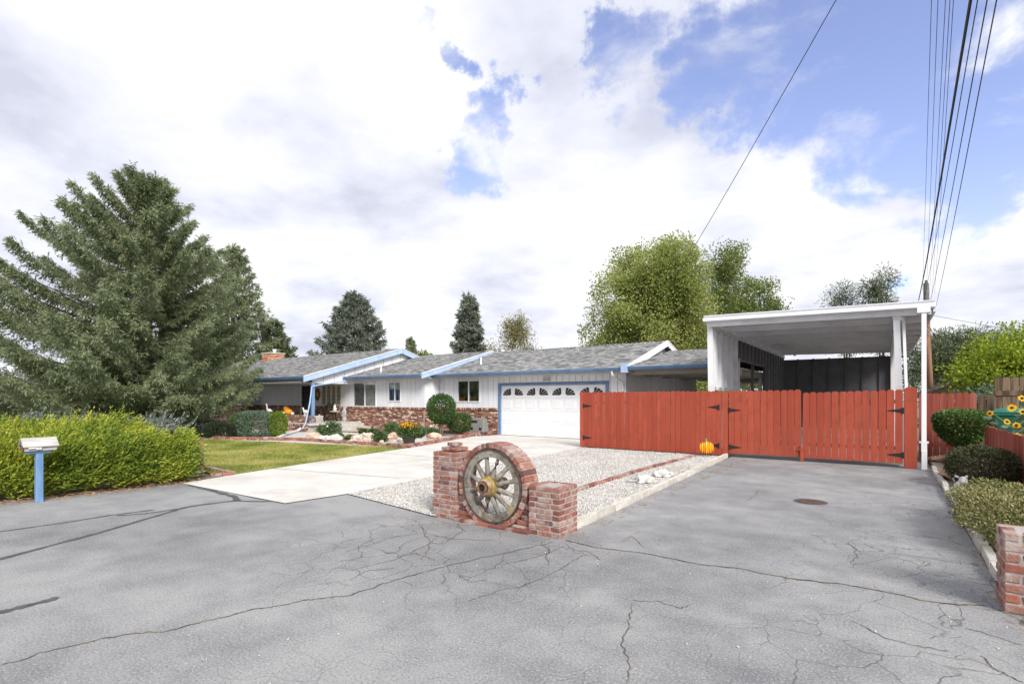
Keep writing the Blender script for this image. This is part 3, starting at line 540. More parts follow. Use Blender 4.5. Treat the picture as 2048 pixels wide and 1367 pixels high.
for side, x0, x1 in ((-1, -0.585, -0.35), (1, 0.35, 0.585)):   # spandrel masonry between ring and piers
    hgt = 11 if side < 0 else 6
    for c in range(hgt):
        z = 0.035 + c * 0.066; dz = z - WZ; rr = math.sqrt(max(0.0, 0.552 ** 2 - dz * dz)) if abs(dz) < 0.552 else 0
        w = 0.585 - rr
        if w < 0.03: continue
        xc = side * (rr + w / 2); link('brick', random.choice(BRICKS), None, arch, (xc, 0.10, z), scale=(w / 0.2, 2.2, 1.0))
for k in range(6): link('brick', random.choice(BRICKS), None, arch, (-0.5 + 0.2 * k, -0.06, 0.012), scale=(1, 1.1, 0.9))
wheel = thing('wagon_wheel', 'weathered wooden wagon wheel with yellow banded hub in brick ring', 'wagon wheel', (WX, WY - 0.015, WZ))
for k in range(6):    # felloes
    mb = MB()
    for s in range(6):
        a0 = 2 * math.pi * (k + s / 6) / 6 + 0.15 + (0.012 if s == 0 else 0); a1 = 2 * math.pi * (k + (s + 1) / 6) / 6 + 0.15
        mb.hexa([(r * math.cos(a), y, r * math.sin(a)) for y in (-0.035, 0.035) for r, a in ((0.365, a0), (0.452, a0), (0.452, a1), (0.365, a1))])
    mb.build('felloe', 'greywood', wheel)
mb = MB()
for k in range(60):
    a0, a1 = 2 * math.pi * k / 60, 2 * math.pi * (k + 1) / 60
    mb.hexa([(r * math.cos(a), y, r * math.sin(a)) for y in (-0.045, 0.045) for r, a in ((0.453, a0), (0.470, a0), (0.470, a1), (0.453, a1))])
mb.build('tyre', 'tyreiron', wheel)
for k in range(12):
    a = 2 * math.pi * (k + 0.5) / 12; d = Vector((math.cos(a), 0, math.sin(a)))
    MB().tube([d * 0.10 + Vector((0, -0.05, 0)), d * 0.2 + Vector((0, -0.035, 0)), d * 0.30 + Vector((0, -0.015, 0)), d * 0.385], [0.042, 0.034, 0.028, 0.032], 8).build('spoke', 'greywood', wheel, smooth=True)
hub = MB().lathe([(0.045, -0.17), (0.09, -0.20), (0.105, -0.17), (0.115, -0.10), (0.125, -0.06), (0.125, 0.05), (0.10, 0.12), (0.085, 0.24), (0.05, 0.24)], axis='y', seg=28).build('hub', 'hubwood', wheel, smooth=False)
for y0, r in ((-0.125, 0.118), (-0.075, 0.128), (0.06, 0.127)):
    MB().lathe([(r - 0.02, y0 - 0.013), (r + 0.006, y0 - 0.013), (r + 0.006, y0 + 0.013), (r - 0.02, y0 + 0.013)], axis='y', seg=28).build('band', 'hubyellow', hub)
MB().lathe([(0.052, -0.225), (0.064, -0.225), (0.064, -0.19), (0.052, -0.19)], axis='y', seg=24).build('axle_sleeve', 'rust', hub)
MB().lathe([(0.0, -0.206), (0.053, -0.206), (0.053, -0.17)], axis='y', seg=20).build('bore', 'black', hub)
for k in range(12):
    a = 2 * math.pi * k / 12; MB().lathe([(0.009, -0.042), (0.009, -0.034)], (0.41 * math.cos(a), 0, 0.41 * math.sin(a)), 'y', 8).build('bolt', 'rust', wheel)
ub = thing('junction_box', 'small grey weatherproof box on the gravel behind the wagon wheel', 'box', (-3.95, 6.35, 0))
MB().box(-0.10, 0.10, -0.07, 0.07, 0, 0.26).build('case', 'boxgrey', ub, 0.01); MB().box(-0.11, 0.11, -0.08, 0.08, 0.26, 0.28).build('lid', 'boxgrey', ub, 0.004)

# ------------------------------------------------------------------ house
house = thing('ranch_house', 'long white ranch house with grey shingle roofs, blue trim and brick wainscot', 'house', (-17, 18, 0))
HO = Vector((-17, 18, 0))
def hp(mb, name, m, parent=None, **kw):          # a part of the house, given in world coordinates
    mb.v = [tuple(Vector(v) - HO) for v in mb.v]; return mb.build(name, m, parent or house, **kw)
SGAP = 0.020
def siding(axis, a0, a1, z0, z1, plane, openings=(), width=0.30, out=-1, m='white', zt=None):
    # vertical boards proud of a wall plane; axis 'x' boards run along X at Y=plane, 'y' along Y at X=plane
    n = max(1, round((a1 - a0) / width)); w = (a1 - a0) / n
    for i in range(n):
        b0, b1 = a0 + i * w + SGAP / 2, a0 + (i + 1) * w - SGAP / 2
        segs = [(b0, b1, z0, zt((b0 + b1) / 2) if zt else z1)]
        for (o0, o1, p0, p1) in openings:
            new = []
            for (c0, c1, q0, q1) in segs:
                if c1 <= o0 or c0 >= o1 or q1 <= p0 or q0 >= p1: new.append((c0, c1, q0, q1)); continue
                if c0 < o0: new.append((c0, o0, q0, q1))
                if c1 > o1: new.append((o1, c1, q0, q1))
                m0, m1 = max(c0, o0), min(c1, o1)
                if q0 < p0: new.append((m0, m1, q0, p0))
                if q1 > p1: new.append((m0, m1, p1, q1))
            segs = new
        for (c0, c1, q0, q1) in segs:
            if c1 - c0 < 0.02 or q1 - q0 < 0.02: continue
            t = 0.014 + random.uniform(0, 0.003)
            mb = MB()
            if axis == 'x': mb.box(c0, c1, min(plane, plane + out * t), max(plane, plane + out * t), q0, q1)
            else: mb.box(min(plane, plane + out * t), max(plane, plane + out * t), c0, c1, q0, q1)
            hp(mb, 'siding_board', m)
def wall(x0, x1, z0, z1, y, t=0.12, openings=()):
    segs = [(x0, x1, z0, z1)]; 
    for (o0, o1, p0, p1) in openings:
        new = []
        for (c0, c1, q0, q1) in segs:
            if c1 <= o0 or c0 >= o1: new.append((c0, c1, q0, q1)); continue
            if c0 < o0: new.append((c0, o0, q0, q1))
            if c1 > o1: new.append((o1, c1, q0, q1))
            if q0 < p0: new.append((max(c0, o0), min(c1, o1), q0, p0))
            if q1 > p1: new.append((max(c0, o0), min(c1, o1), p1, q1))
        segs = new
    mb = MB()
    for s in segs: mb.box(s[0], s[1], y, y + t, s[2], s[3])
    return hp(mb, 'wall', 'wallcore')
def wainscot(axis, a0, a1, plane, out, z1=1.2, z0=0.0):
    # real bricks in running bond with a projecting rowlock cap, joined into one piece
    mo = MB(); e = out * 0.055
    if axis == 'x': mo.box(a0, a1, min(plane, plane + e), max(plane, plane + e), z0, z1 - 0.02)
    else: mo.box(min(plane, plane + e), max(plane, plane + e), a0, a1, z0, z1 - 0.02)
    hp(mo, 'wainscot_mortar', 'mortar')
    mb = MB(); ch = 0.0685; nrow = int((z1 - 0.10 - z0) / ch)
    def bx(u0, u1, q0, q1, d):
        d = out * d
        if axis == 'x': mb.box(u0, u1, min(plane, plane + d), max(plane, plane + d), q0, q1)
        else: mb.box(min(plane, plane + d), max(plane, plane + d), u0, u1, q0, q1)
    for r in range(nrow):
        u = a0 - (0.105 if r % 2 else 0); 
        while u < a1:
            u0, u1 = max(a0, u) , min(a1, u + 0.203)
            if u1 - u0 > 0.03: bx(u0 + 0.003, u1 - 0.004, z0 + r * ch, z0 + (r + 1) * ch - 0.009, 0.064 + random.uniform(0, 0.007))
            u += 0.21
    u = a0
    while u < a1 - 0.02:
        bx(u, min(a1, u + 0.066), z1 - 0.10, z1, 0.10 + random.uniform(0, 0.006)); u += 0.074
    hp(mb, 'wainscot_bricks', 'housebrick', kind='stuff')

def roof_slope(name, x0, x1, y_e, z_e, y_r, z_r, back=None, thick=0.10, mask=None):
    # slab with its own soffit, shingle tabs laid in courses
    mb = MB(); mb.prism([(x0, y_e, z_e), (x0, y_r, z_r), (x0, y_r, z_r - thick), (x0, y_e, z_e - thick)], (x1 - x0, 0, 0))
    if back: mb.prism([(x0, y_r, z_r), (x0, back[0], back[1]), (x0, back[0], back[1] - thick), (x0, y_r, z_r - thick)], (x1 - x0, 0, 0))
    r = hp(mb, name, 'roofbase')
    def tabs(ya, za, yb, zb):
        d = Vector((0, yb - ya, zb - za)); ln = d.length; d.normalize(); nn = Vector((0, -d.z, d.y)) if d.y > 0 else Vector((0, d.z, -d.y)); ex = 0.165; sh = MB(); rows = int(ln / ex) + 1
        for i in range(rows):
            s0 = i * ex - 0.02; s1 = min(ln, s0 + ex * 1.35); u = x0 - random.uniform(0, 0.25)
            while u < x1:
                w = random.choice((0.16, 0.2, 0.24, 0.3)); u0, u1 = max(x0, u), min(x1, u + w - 0.006); u += w
                if u1 - u0 < 0.02: continue
                if mask and not mask((u0 + u1) / 2, ya + d.y * (s0 + s1) / 2): continue
                tk = random.choice((0.012, 0.014, 0.024, 0.028)); dr = random.uniform(0, 0.02)
                a = Vector((0, ya, za)) + d * (s0 - dr); b = Vector((0, ya, za)) + d * s1
                lo, hi = nn * 0.002, nn * tk; bt = nn * 0.004
                sh.hexa([(u0, *(a + lo).yz), (u1, *(a + lo).yz), (u1, *(b + lo).yz), (u0, *(b + lo).yz), (u0, *(a + hi).yz), (u1, *(a + hi).yz), (u1, *(b + bt).yz), (u0, *(b + bt).yz)])
        hp(sh, 'shingles', 'shingle', parent=r, kind='stuff')
    tabs(y_e, z_e, y_r, z_r)
    if back: tabs(back[0], back[1], y_r, z_r)
    cap = MB(); u = x0
    while u < x1 - 0.02:
        if not mask or mask(u, y_r): cap.prism([(u, y_r - 0.13, z_r - 0.03), (u, y_r, z_r + 0.03), (u, y_r + 0.13, z_r - 0.03)], (min(0.3, x1 - u), 0, 0))
        u += 0.2
    hp(cap, 'ridge_cap', 'shingle', parent=r); return r
def gutter(x0, x1, y, z, m='blue'):
    mb = MB().prism([(x0, y, z - 0.13), (x0, y, z), (x0, y - 0.12, z), (x0, y - 0.135, z - 0.03), (x0, y - 0.09, z - 0.12)], (x1 - x0, 0, 0)); g = hp(mb, 'gutter', m)
    hp(MB().box(x0, x1, y - 0.142, y - 0.118, z + 0.001, z + 0.014), 'gutter_lip', 'ltblue', parent=g)
def rake(x, y0, z0, y1, z1, h=0.24, t=0.05, m='ltblue'):
    hp(MB().prism([(x, y0, z0), (x, y1, z1), (x, y1, z1 - h), (x, y0, z0 - h)], (t, 0, 0)), 'rake_board', m)
    hp(MB().prism([(x - 0.02, y0, z0 + 0.034), (x - 0.02, y1, z1 + 0.034), (x - 0.02, y1, z1 + 0.002), (x - 0.02, y0, z0 + 0.002)], (t + 0.045, 0, 0)), 'drip_edge', 'trimwhite')
def window(x0, x1, z0, z1, y, panes=2, frame='trimwhite', depth=0.7, m='glass'):
    w = thing_part('window', house); f = 0.045
    mb = MB().box(x0 - f, x1 + f, y - 0.045, y + 0.05, z1, z1 + f).box(x0 - f, x1 + f, y - 0.055, y + 0.05, z0 - f, z0).box(x0 - f, x0, y - 0.045, y + 0.05, z0, z1).box(x1, x1 + f, y - 0.045, y + 0.05, z0, z1)
    for k in range(1, panes): xm = x0 + (x1 - x0) * k / panes; mb.box(xm - 0.022, xm + 0.022, y - 0.03, y + 0.03, z0, z1)
    fr = hp(mb, 'window', frame)
    for k in range(panes):
        xa = x0 + (x1 - x0) * k / panes; xb = x0 + (x1 - x0) * (k + 1) / panes
        hp(MB().box(xa, xb, y - 0.008, y - 0.002, z0, z1), 'pane', m, parent=fr)
    rm = MB(); rm.box(x0 - 0.3, x1 + 0.3, y + depth, y + depth + 0.03, z0 - 0.4, z1 + 0.3); hp(rm, 'room_back', 'black', parent=fr)
    return fr
def thing_part(*a): return None

# -- garage wing
DX0, DX1, DZ = -13.68, -8.62, 2.18
gw_open = [(DX0 - 0.02, DX1 + 0.02, -1, DZ + 0.02), (XY(917, 18), XY(959, 18), 1.50, 2.42)]
wall(-17.4, -7.85, 0, 2.72, 18.0, openings=gw_open)
siding('x', -17.38, -7.85, 1.2, 2.70, 18.0, [(DX0 - 0.12, DX1 + 0.12, -1, DZ + 0.12), gw_open[1]])
siding('x', DX1 + 0.12, -7.85, 0.03, 1.2, 18.0)
wainscot('x', -17.38, DX0 - 0.13, 18.0, -1)
hp(MB().box(-7.97, -7.85, 18.12, 27.0, 0, 2.62), 'wall', 'wallcore')
siding('y', 18.0, 27.0, 0.03, 2.60, -7.85, out=1)
hp(MB().box(-7.87, -7.80, 17.965, 18.03, 0.03, 2.70), 'corner_board', 'trimwhite')
# door
fm = MB().box(DX0 - 0.12, DX0, 17.94, 18.06, 0, DZ + 0.09).box(DX1, DX1 + 0.12, 17.94, 18.06, 0, DZ + 0.12).box(DX0, DX1, 17.94, 18.06, DZ, DZ + 0.09)
hp(fm, 'door_frame', 'blue')
gd = hp(MB().box(DX0, DX1, 18.05, 18.09, 0.015, DZ), 'garage_door', 'trimwhite')
rowh = DZ / 4
for r in range(4):
    hp(MB().box(DX0, DX1, 18.035, 18.052, r * rowh + 0.012, (r + 1) * rowh - 0.012), 'door_section', 'trimwhite', parent=gd)
    if r < 3:
        for c in range(8):
            x0 = DX0 + (DX1 - DX0) * c / 8; x1 = DX0 + (DX1 - DX0) * (c + 1) / 8
            q = [(x0 + 0.06, 18.036, r * rowh + 0.09), (x1 - 0.06, 18.036, r * rowh + 0.09), (x1 - 0.06, 18.036, (r + 1) * rowh - 0.09), (x0 + 0.06, 18.036, (r + 1) * rowh - 0.09)]
            i_ = 0.035; q2 = [(x0 + 0.06 + i_, 18.022, r * rowh + 0.09 + i_), (x1 - 0.06 - i_, 18.022, r * rowh + 0.09 + i_), (x1 - 0.06 - i_, 18.022, (r + 1) * rowh - 0.09 - i_), (x0 + 0.06 + i_, 18.022, (r + 1) * rowh - 0.09 - i_)]
            hp(MB().hexa(q + q2), 'door_panel', 'trimwhite', parent=gd)
for c in range(8):     # half sunburst lights in the top section
    x0 = DX0 + (DX1 - DX0) * c / 8; x1 = DX0 + (DX1 - DX0) * (c + 1) / 8; w = 0.44; zb = 3 * rowh + 0.12
    cx = x1 - 0.09 if c % 2 == 0 else x0 + 0.09; sg = -1 if c % 2 == 0 else 1
    for k in range(4):
        a0, a1 = R(2 + k * 22), R(2 + k * 22 + 17); pts = [(cx + sg * 0.07 * math.cos(a0), 18.020, zb + 0.05 * math.sin(a0))]
        for j in range(4): a = a0 + (a1 - a0) * j / 3; pts.append((cx + sg * w * math.cos(a), 18.020, zb + 0.30 * math.sin(a)))
        pts.append((cx + sg * 0.07 * math.cos(a1), 18.020, zb + 0.05 * math.sin(a1)))
        hp(MB().prism(pts, (0, 0.014, 0)), 'sunburst_pane', 'black', parent=gd)
hp(MB().box(DX0, DX1, 18.03, 18.09, 0.004, 0.03), 'weather_seal', 'black', parent=gd)
gwin = window(gw_open[1][0], gw_open[1][1], 1.50, 2.42, 18.0, m='glassrefl')
roof_slope('roof', -17.6, -7.5, 17.35, 2.76, 21.6, 4.06, (25.8, 2.78))
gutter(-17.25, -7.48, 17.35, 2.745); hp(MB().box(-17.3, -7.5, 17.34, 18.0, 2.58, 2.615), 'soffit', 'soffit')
hp(MB().box(-17.3, -7.5, 17.355, 17.39, 2.60, 2.70), 'fascia', 'blue')
rake(-7.5, 17.3, 2.76, 21.6, 4.06, 0.20, m='trimwhite'); rake(-7.5, 25.9, 2.76, 21.6, 4.06, 0.20, m='trimwhite')
hp(MB().prism([(-7.86, 17.9, 2.7), (-7.86, 21.6, 3.98), (-7.86, 25.3, 2.7)], (0.06, 0, 0)), 'gable', 'white')
hp(MB().box(-7.62, -7.42, 17.10, 17.36, 2.55, 2.86), 'gutter_end_box', 'ltblue')
dsp = MB().tube([(-8.05, 17.28, 2.62), (-8.05, 17.30, 2.50), (-7.90, 17.86, 2.25), (-7.90, 17.92, 2.15), (-7.90, 17.92, 0.1)], 0.04, 8); hp(dsp, 'downspout', 'trimwhite')
lt = hp(MB().lathe([(0.06, 0), (0.06, -0.05), (0.02, -0.06)], (XY(1096, 18), 17.98, 2.45), 'y', 12), 'flood_light', 'trimwhite')
for dx in (-0.09, 0.10): hp(MB().lathe([(0.03, 0.0), (0.06, -0.13), (0.05, -0.13)], (XY(1096, 18) + dx, 17.94, 2.40), 'y', 12), 'lamp_head', 'statuegrey', parent=lt)
hp(MB().lathe([(0.16, 0), (0.05, 0.02), (0.04, 0.33), (0.055, 0.36), (0.02, 0.36)], (-15.6, 18.95, 3.24), 'z', 12), 'vent_pipe', 'trimwhite')
# things seen in the garage window
for i, (dx, w, h, m, nm, lb, ct) in enumerate(((0.14, 0.30, 0.20, 'orange', 'pumpkin_lantern', 'square orange lantern behind the left pane of window by garage door', 'lantern'), (0.92, 0.20, 0.24, 'orange', 'pumpkin_lantern', 'tall orange lantern behind the right pane of window by garage door', 'lantern'), (0.66, 0.16, 0.34, 'statue', 'ghost_figure', 'white ghost figure on the sill of window by garage door', 'figure'))):
    x = gw_open[1][0] + dx
    if m == 'orange': o = MB().box(-w / 2, w / 2, -0.06, 0.06, 0, h).build(nm, m, None, 0.02, loc=(x, 18.075, 1.50))
    else: o = MB().lathe([(w * 0.5, 0), (w * 0.42, h * 0.5), (w * 0.3, h * 0.8), (w * 0.12, h)], seg=14).build(nm, m, None, smooth=True, loc=(x, 18.075, 1.50))
    tag(o, lb, ct)

# -- breezeway cover between garage and carport
roof_slope('breezeway_roof', -7.44, -4.2, 17.35, 2.76, 21.6, 3.62, (25.0, 2.9), 0.06)
gutter(-7.42, -4.2, 17.35, 2.76)
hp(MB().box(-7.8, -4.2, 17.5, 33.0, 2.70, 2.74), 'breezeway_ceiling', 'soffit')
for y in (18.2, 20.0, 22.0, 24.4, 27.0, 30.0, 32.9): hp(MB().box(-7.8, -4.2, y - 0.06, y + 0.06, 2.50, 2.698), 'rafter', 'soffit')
for y in (17.6, 24.4, 32.8): hp(MB().box(-4.42, -4.30, y - 0.06, y + 0.06, 0, 2.5), 'post', 'metalwhite')
hp(MB().tube([(-4.4, 24.4, 1.7), (-5.6, 24.4, 2.55)], 0.06, 4), 'brace', 'trimwhite')

# -- middle wing (stands forward of the garage) and the porch back wall
YM = 17.0
wA = (XY(709, YM), XY(752, YM), 1.24, 2.42); wB = (XY(779, YM), XY(801, YM), 1.52, 2.40); wS = (XY(644, YM), XY(683, YM), 1.22, 2.36); dr = (XY(604, YM), XY(624, YM), 0.60, 2.36)
ops = [wA, wB, wS, dr]
wall(-32.3, -17.4, 0, 2.72, YM, openings=ops)
siding('x', -32.3, -17.4, 1.2, 2.70, YM, ops)
wainscot('x', -32.3, dr[0] - 0.06, YM, -1); wainscot('x', dr[1] + 0.06, -17.4, YM, -1)
hp(MB().box(-17.52, -17.40, YM + 0.12, 21.5, 0, 2.75), 'wall', 'wallcore'); siding('y', YM - 0.014, 18.0, 1.2, 2.70, -17.40, out=1); wainscot('y', YM - 0.06, 17.93, -17.40, 1)
window(*wA, YM); window(*wB, YM)
for side, m in ((0, 'curtaingrey'), (1, 'curtain')):
    mb = MB(); x0 = wA[0] + (wA[1] - wA[0]) * 0.5 * side; n = 9
    for k in range(n): xa = x0 + (wA[1] - wA[0]) * 0.5 * k / n; mb.box(xa, xa + 0.075, YM + 0.012, YM + 0.03 + 0.02 * (k % 2), wA[2], wA[3])
    hp(mb, 'curtain', m)
hp(MB().box(wB[0], wB[1], YM + 0.012, YM + 0.02, wB[2] + 0.54, wB[3]), 'window_blind', 'cream')
sh = hp(MB().box(wS[0] - 0.05, wS[1] + 0.05, YM + 0.02, YM + 0.05, wS[2] - 0.04, wS[3] + 0.04), 'shutter_window', 'black')
for k in range(4):
    xa = wS[0] + (wS[1] - wS[0]) * k / 4; xb = wS[0] + (wS[1] - wS[0]) * (k + 1) / 4
    lf = hp(MB().box(xa, xa + 0.06, YM - 0.04, YM, wS[2], wS[3]).box(xb - 0.06, xb, YM - 0.04, YM, wS[2], wS[3]).box(xa + 0.06, xb - 0.06, YM - 0.04, YM, wS[2], wS[2] + 0.07).box(xa + 0.06, xb - 0.06, YM - 0.04, YM, wS[3] - 0.07, wS[3]), 'shutter', 'cream', parent=sh)
z = wS[2] + 0.09
slm = MB()
while z < wS[3] - 0.09:
    slm.hexa([(wS[0] + 0.03, YM - 0.035, z), (wS[1] - 0.03, YM - 0.035, z), (wS[1] - 0.03, YM - 0.004, z + 0.03), (wS[0] + 0.03, YM - 0.004, z + 0.03), (wS[0] + 0.03, YM - 0.037, z + 0.012), (wS[1] - 0.03, YM - 0.037, z + 0.012), (wS[1] - 0.03, YM - 0.006, z + 0.042), (wS[0] + 0.03, YM - 0.006, z + 0.042)]); z += 0.075
hp(slm, 'slats', 'cream', parent=sh, kind='stuff')
fd = hp(MB().box(dr[0], dr[1], YM + 0.03, YM + 0.07, dr[2], dr[3]), 'front_door', 'iron')
hp(MB().box(dr[0] - 0.06, dr[0], YM - 0.08, YM + 0.09, dr[2], dr[3] + 0.06).box(dr[1], dr[1] + 0.06, YM - 0.08, YM + 0.09, dr[2], dr[3] + 0.06).box(dr[0], dr[1], YM - 0.08, YM + 0.09, dr[3], dr[3] + 0.06), 'door_frame', 'trimwhite')
for k in range(6): xx = dr[0] + 0.10 + k * (dr[1] - dr[0] - 0.2) / 5; hp(MB().box(xx - 0.008, xx + 0.008, YM + 0.012, YM + 0.028, dr[2] + 0.75, dr[3] - 0.1), 'door_bar', 'iron', parent=fd)
hp(MB().box(dr[0] + 0.06, dr[1] - 0.06, YM + 0.015, YM + 0.031, dr[2] + 0.62, dr[2] + 0.72), 'door_rail', 'iron', parent=fd)
hp(MB().lathe([(0.03, 0), (0.035, -0.05), (0.0, -0.06)], (dr[0] + 0.09, YM + 0.03, dr[2] + 0.95), 'y', 10), 'handle', 'hubyellow', parent=fd)
zmid = lambda y: 2.74 + (y - 16.4) * 0.2725
roof_slope('roof', -22.58, -16.95, 16.4, 2.74, 21.5, 4.13, (26, 2.9))
gutter(-22.58, -16.95, 16.4, 2.725); hp(MB().box(-22.84, -16.98, 16.39, 17.0, 2.56, 2.595), 'soffit', 'soffit'); hp(MB().box(-22.84, -16.95, 16.405, 16.44, 2.58, 2.68), 'fascia', 'blue')
hp(MB().box(-22.62, -22.52, 16.22, 16.42, 2.50, 2.735), 'gutter_end_box', 'blue')
rake(-16.95, 16.35, 2.74, 21.5, 4.13, 0.22); rake(-16.95, 26, 2.9, 21.5, 4.13, 0.22)
hp(MB().prism([(-17.42, 17.0, 2.65), (-17.42, 21.5, 3.98), (-17.42, 25.8, 2.65)], (0.06, 0, 0)), 'gable', 'white')
hp(MB().lathe([(0.14, 0), (0.05, 0.02), (0.035, 0.28), (0.05, 0.30), (0.02, 0.30)], (-20.75, 17.2, 2.94), 'z', 12), 'vent_pipe', 'trimwhite')

# -- left wing with the porch
zl = lambda y: 2.70 + (min(y, 40 - y) - 14.0) * 0.2933
roof_slope('roof', -41.0, -22.3, 14.0, 2.70, 20.0, 4.46, (26.0, 2.70))
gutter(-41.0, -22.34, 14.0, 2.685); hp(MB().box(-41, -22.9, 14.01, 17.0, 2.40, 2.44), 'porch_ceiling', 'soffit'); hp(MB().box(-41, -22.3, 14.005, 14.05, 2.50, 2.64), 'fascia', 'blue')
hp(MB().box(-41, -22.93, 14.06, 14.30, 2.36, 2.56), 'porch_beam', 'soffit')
rake(-22.34, 13.86, 2.66, 20.0, 4.46, 0.26); rake(-22.34, 26.1, 2.67, 20.0, 4.46, 0.26)
gm = MB().prism([(-22.66, 14.45, 2.37), (-22.66, 25.9, 2.37), (-22.66, 25.9, zl(25.9) - 0.12), (-22.66, 20.0, 4.46 - 0.12), (-22.66, 14.45, zl(14.45) - 0.12)], (0.06, 0, 0)); hp(gm, 'gable', 'wallcore')
y = 14.47
while y < 24:
    y1 = y + 0.63
    za, zb = zl(y + 0.004) - 0.13, zl(y1 - 0.012) - 0.13
    hp(MB().prism([(-22.60, y + 0.014, 2.37), (-22.60, y1 - 0.014, 2.37), (-22.60, y1 - 0.014, zb), (-22.60, y + 0.014, za)] if not (y < 20 < y1) else [(-22.60, y + 0.014, 2.37), (-22.60, y1 - 0.014, 2.37), (-22.60, y1 - 0.014, zb), (-22.60, 20, 4.33), (-22.60, y + 0.014, za)], (0.016, 0, 0)), 'siding_panel', 'white'); y = y1
# front-left room
hp(MB().box(-37.6, -32.3, 15.85, 15.97, 0, 2.72), 'wall', 'wallcore'); hp(MB().box(-32.42, -32.30, 15.97, 17.0, 0, 2.6), 'wall', 'wallcore'); hp(MB().box(-37.7, -37.58, 15.85, 25, 0, 2.6), 'wall', 'wallcore')
siding('x', -37.6, -32.3, 1.2, 2.42, 15.85); siding('y', 15.84, 17.0, 1.2, 2.40, -32.30, out=1); wainscot('x', -37.6, -32.25, 15.85, -1); wainscot('y', 15.80, 16.92, -32.30, 1)
hp(MB().box(-37.3, -34.0, 15.70, 15.83, 1.2, 1.27), 'window_sill', 'trimwhite'); hp(MB().box(-37.2, -34.1, 15.82, 15.835, 1.27, 2.3), 'picture_window', 'glassdark')
hp(MB().box(-41, -7.9, 25.2, 25.35, 0, 2.75), 'wall', 'wallcore')
# porch slab, ledge, post, steps
hp(MB().box(-32.2, -22.15, 14.05, 16.93, 0.0, 0.32), 'porch_base', 'mortar'); wainscot('x', -32.2, -22.15, 14.05, -1, 0.40, 0.0)
hp(MB().box(-32.25, -22.0, 13.95, 16.93, 0.33, 0.42), 'porch_slab', 'step')
hp(MB().box(-22.1, -21.3, 15.3, 16.92, 0.0, 0.22), 'step', 'step'); hp(MB().box(-22.0, -21.75, 15.6, 16.92, 0.22, 0.36), 'step', 'step')
LX1 = XY(634, 14.45)
hp(MB().box(-31.0, LX1, 14.45, 14.78, 0.42, 0.72), 'parapet', 'mortar'); wainscot('x', -31.0, LX1, 14.45, -1, 0.79, 0.42); hp(MB().box(-31.0, LX1, 14.44, 14.80, 0.72, 0.775), 'parapet_top', 'step')
PX, PY_ = -22.46, 14.5
hp(MB().box(PX - 0.16, PX - 0.02, PY_ - 0.07, PY_ + 0.07, 0.42, 2.40), 'porch_post', 'postblue'); hp(MB().box(PX + 0.0, PX + 0.10, PY_ - 0.16, PY_ - 0.06, 0.42, 2.38), 'porch_post', 'postblue')
hp(MB().tube([(-22.40, 16.3, 2.52), (-22.38, 15.2, 2.36), (-22.34, 14.55, 2.26), (-22.32, 14.3, 2.18), (-22.33, 14.2, 1.4), (-22.35, 14.0, 0.5), (-22.38, 13.85, 0.18)], 0.033, 8), 'downspout', 'ltblue')
q = G(553, 878); hp(MB().tube([(-22.46, 13.81, 0.2), (-22.5, 13.65, 0.10), (q[0] * 0.5 - 22.7 * 0.5, q[1] * 0.5 + 13.7 * 0.5, 0.08), (q[0], q[1], 0.06)], 0.05, 8), 'drain_pipe', 'trimwhite')
ch = hp(MB().box(-36.7, -35.5, 19.5, 20.5, 3.6, 4.85), 'chimney', 'mortar'); 
cb = MB()
for r in range(17):
    z = 3.72 + r * 0.068
    for k in range(6):
        for (face, o_) in (('f', 0), ('s', 0)):
            u = k * 0.21 - (0.1 if r % 2 else 0)
            if face == 'f':
                a, b = max(-36.71, -36.71 + u), min(-35.49, -36.71 + u + 0.2)
                if b - a > 0.03: cb.box(a, b, 19.482, 19.5, z, z + 0.06)
            else:
                a, b = max(19.49, 19.49 + u), min(20.51, 19.49 + u + 0.2)
                if b - a > 0.03: cb.box(-35.5, -35.482, a, b, z, z + 0.06)
M['chimbrick'] = mat('orange chimney brick', [(0.30, 0.12, 0.06), (0.50, 0.22, 0.11), (0.60, 0.40, 0.28)], 8, isl=0.8, rough=0.9)
hp(cb, 'chimney_bricks', 'chimbrick', parent=ch, kind='stuff'); hp(MB().box(-36.76, -35.44, 19.44, 20.56, 4.85, 4.93), 'chimney_cap', 'step', parent=ch)
hp(MB().lathe([(0.10, 0), (0.10, 0.16), (0.15, 0.17), (0.15, 0.24), (0.03, 0.27)], (-35.9, 20, 4.93), seg=10), 'flue', 'trimwhite', parent=ch)
# raised planter in front of the garage wing
pl = thing('brick_planter', 'low raised brick planter bed along the wall beside garage door', 'planter', (-15.6, 17.4, 0))
MB().box(-1.72, 1.5, -0.58, 0.50, 0, 0.17).build('soil', 'mulch', pl)
for c in range(3):
    for k in range(16):
        link('brick', random.choice(BRICKS), None, pl, (-1.65 + k * 0.205 + (0.1 if c % 2 else 0), -0.62 + 0.18 * max(0, (k - 12) / 3), 0.035 + c * 0.066), scale=(1, 1, 1))
    for k in range(5): link('brick', random.choice(BRICKS), None, pl, (1.56, -0.45 + k * 0.205, 0.035 + c * 0.066), rot=(0, 0, math.pi / 2))
    for k in range(2): link('brick', random.choice(BRICKS), None, pl, (-1.76, -0.52 + k * 0.205, 0.035 + c * 0.066), rot=(0, 0, math.pi / 2))

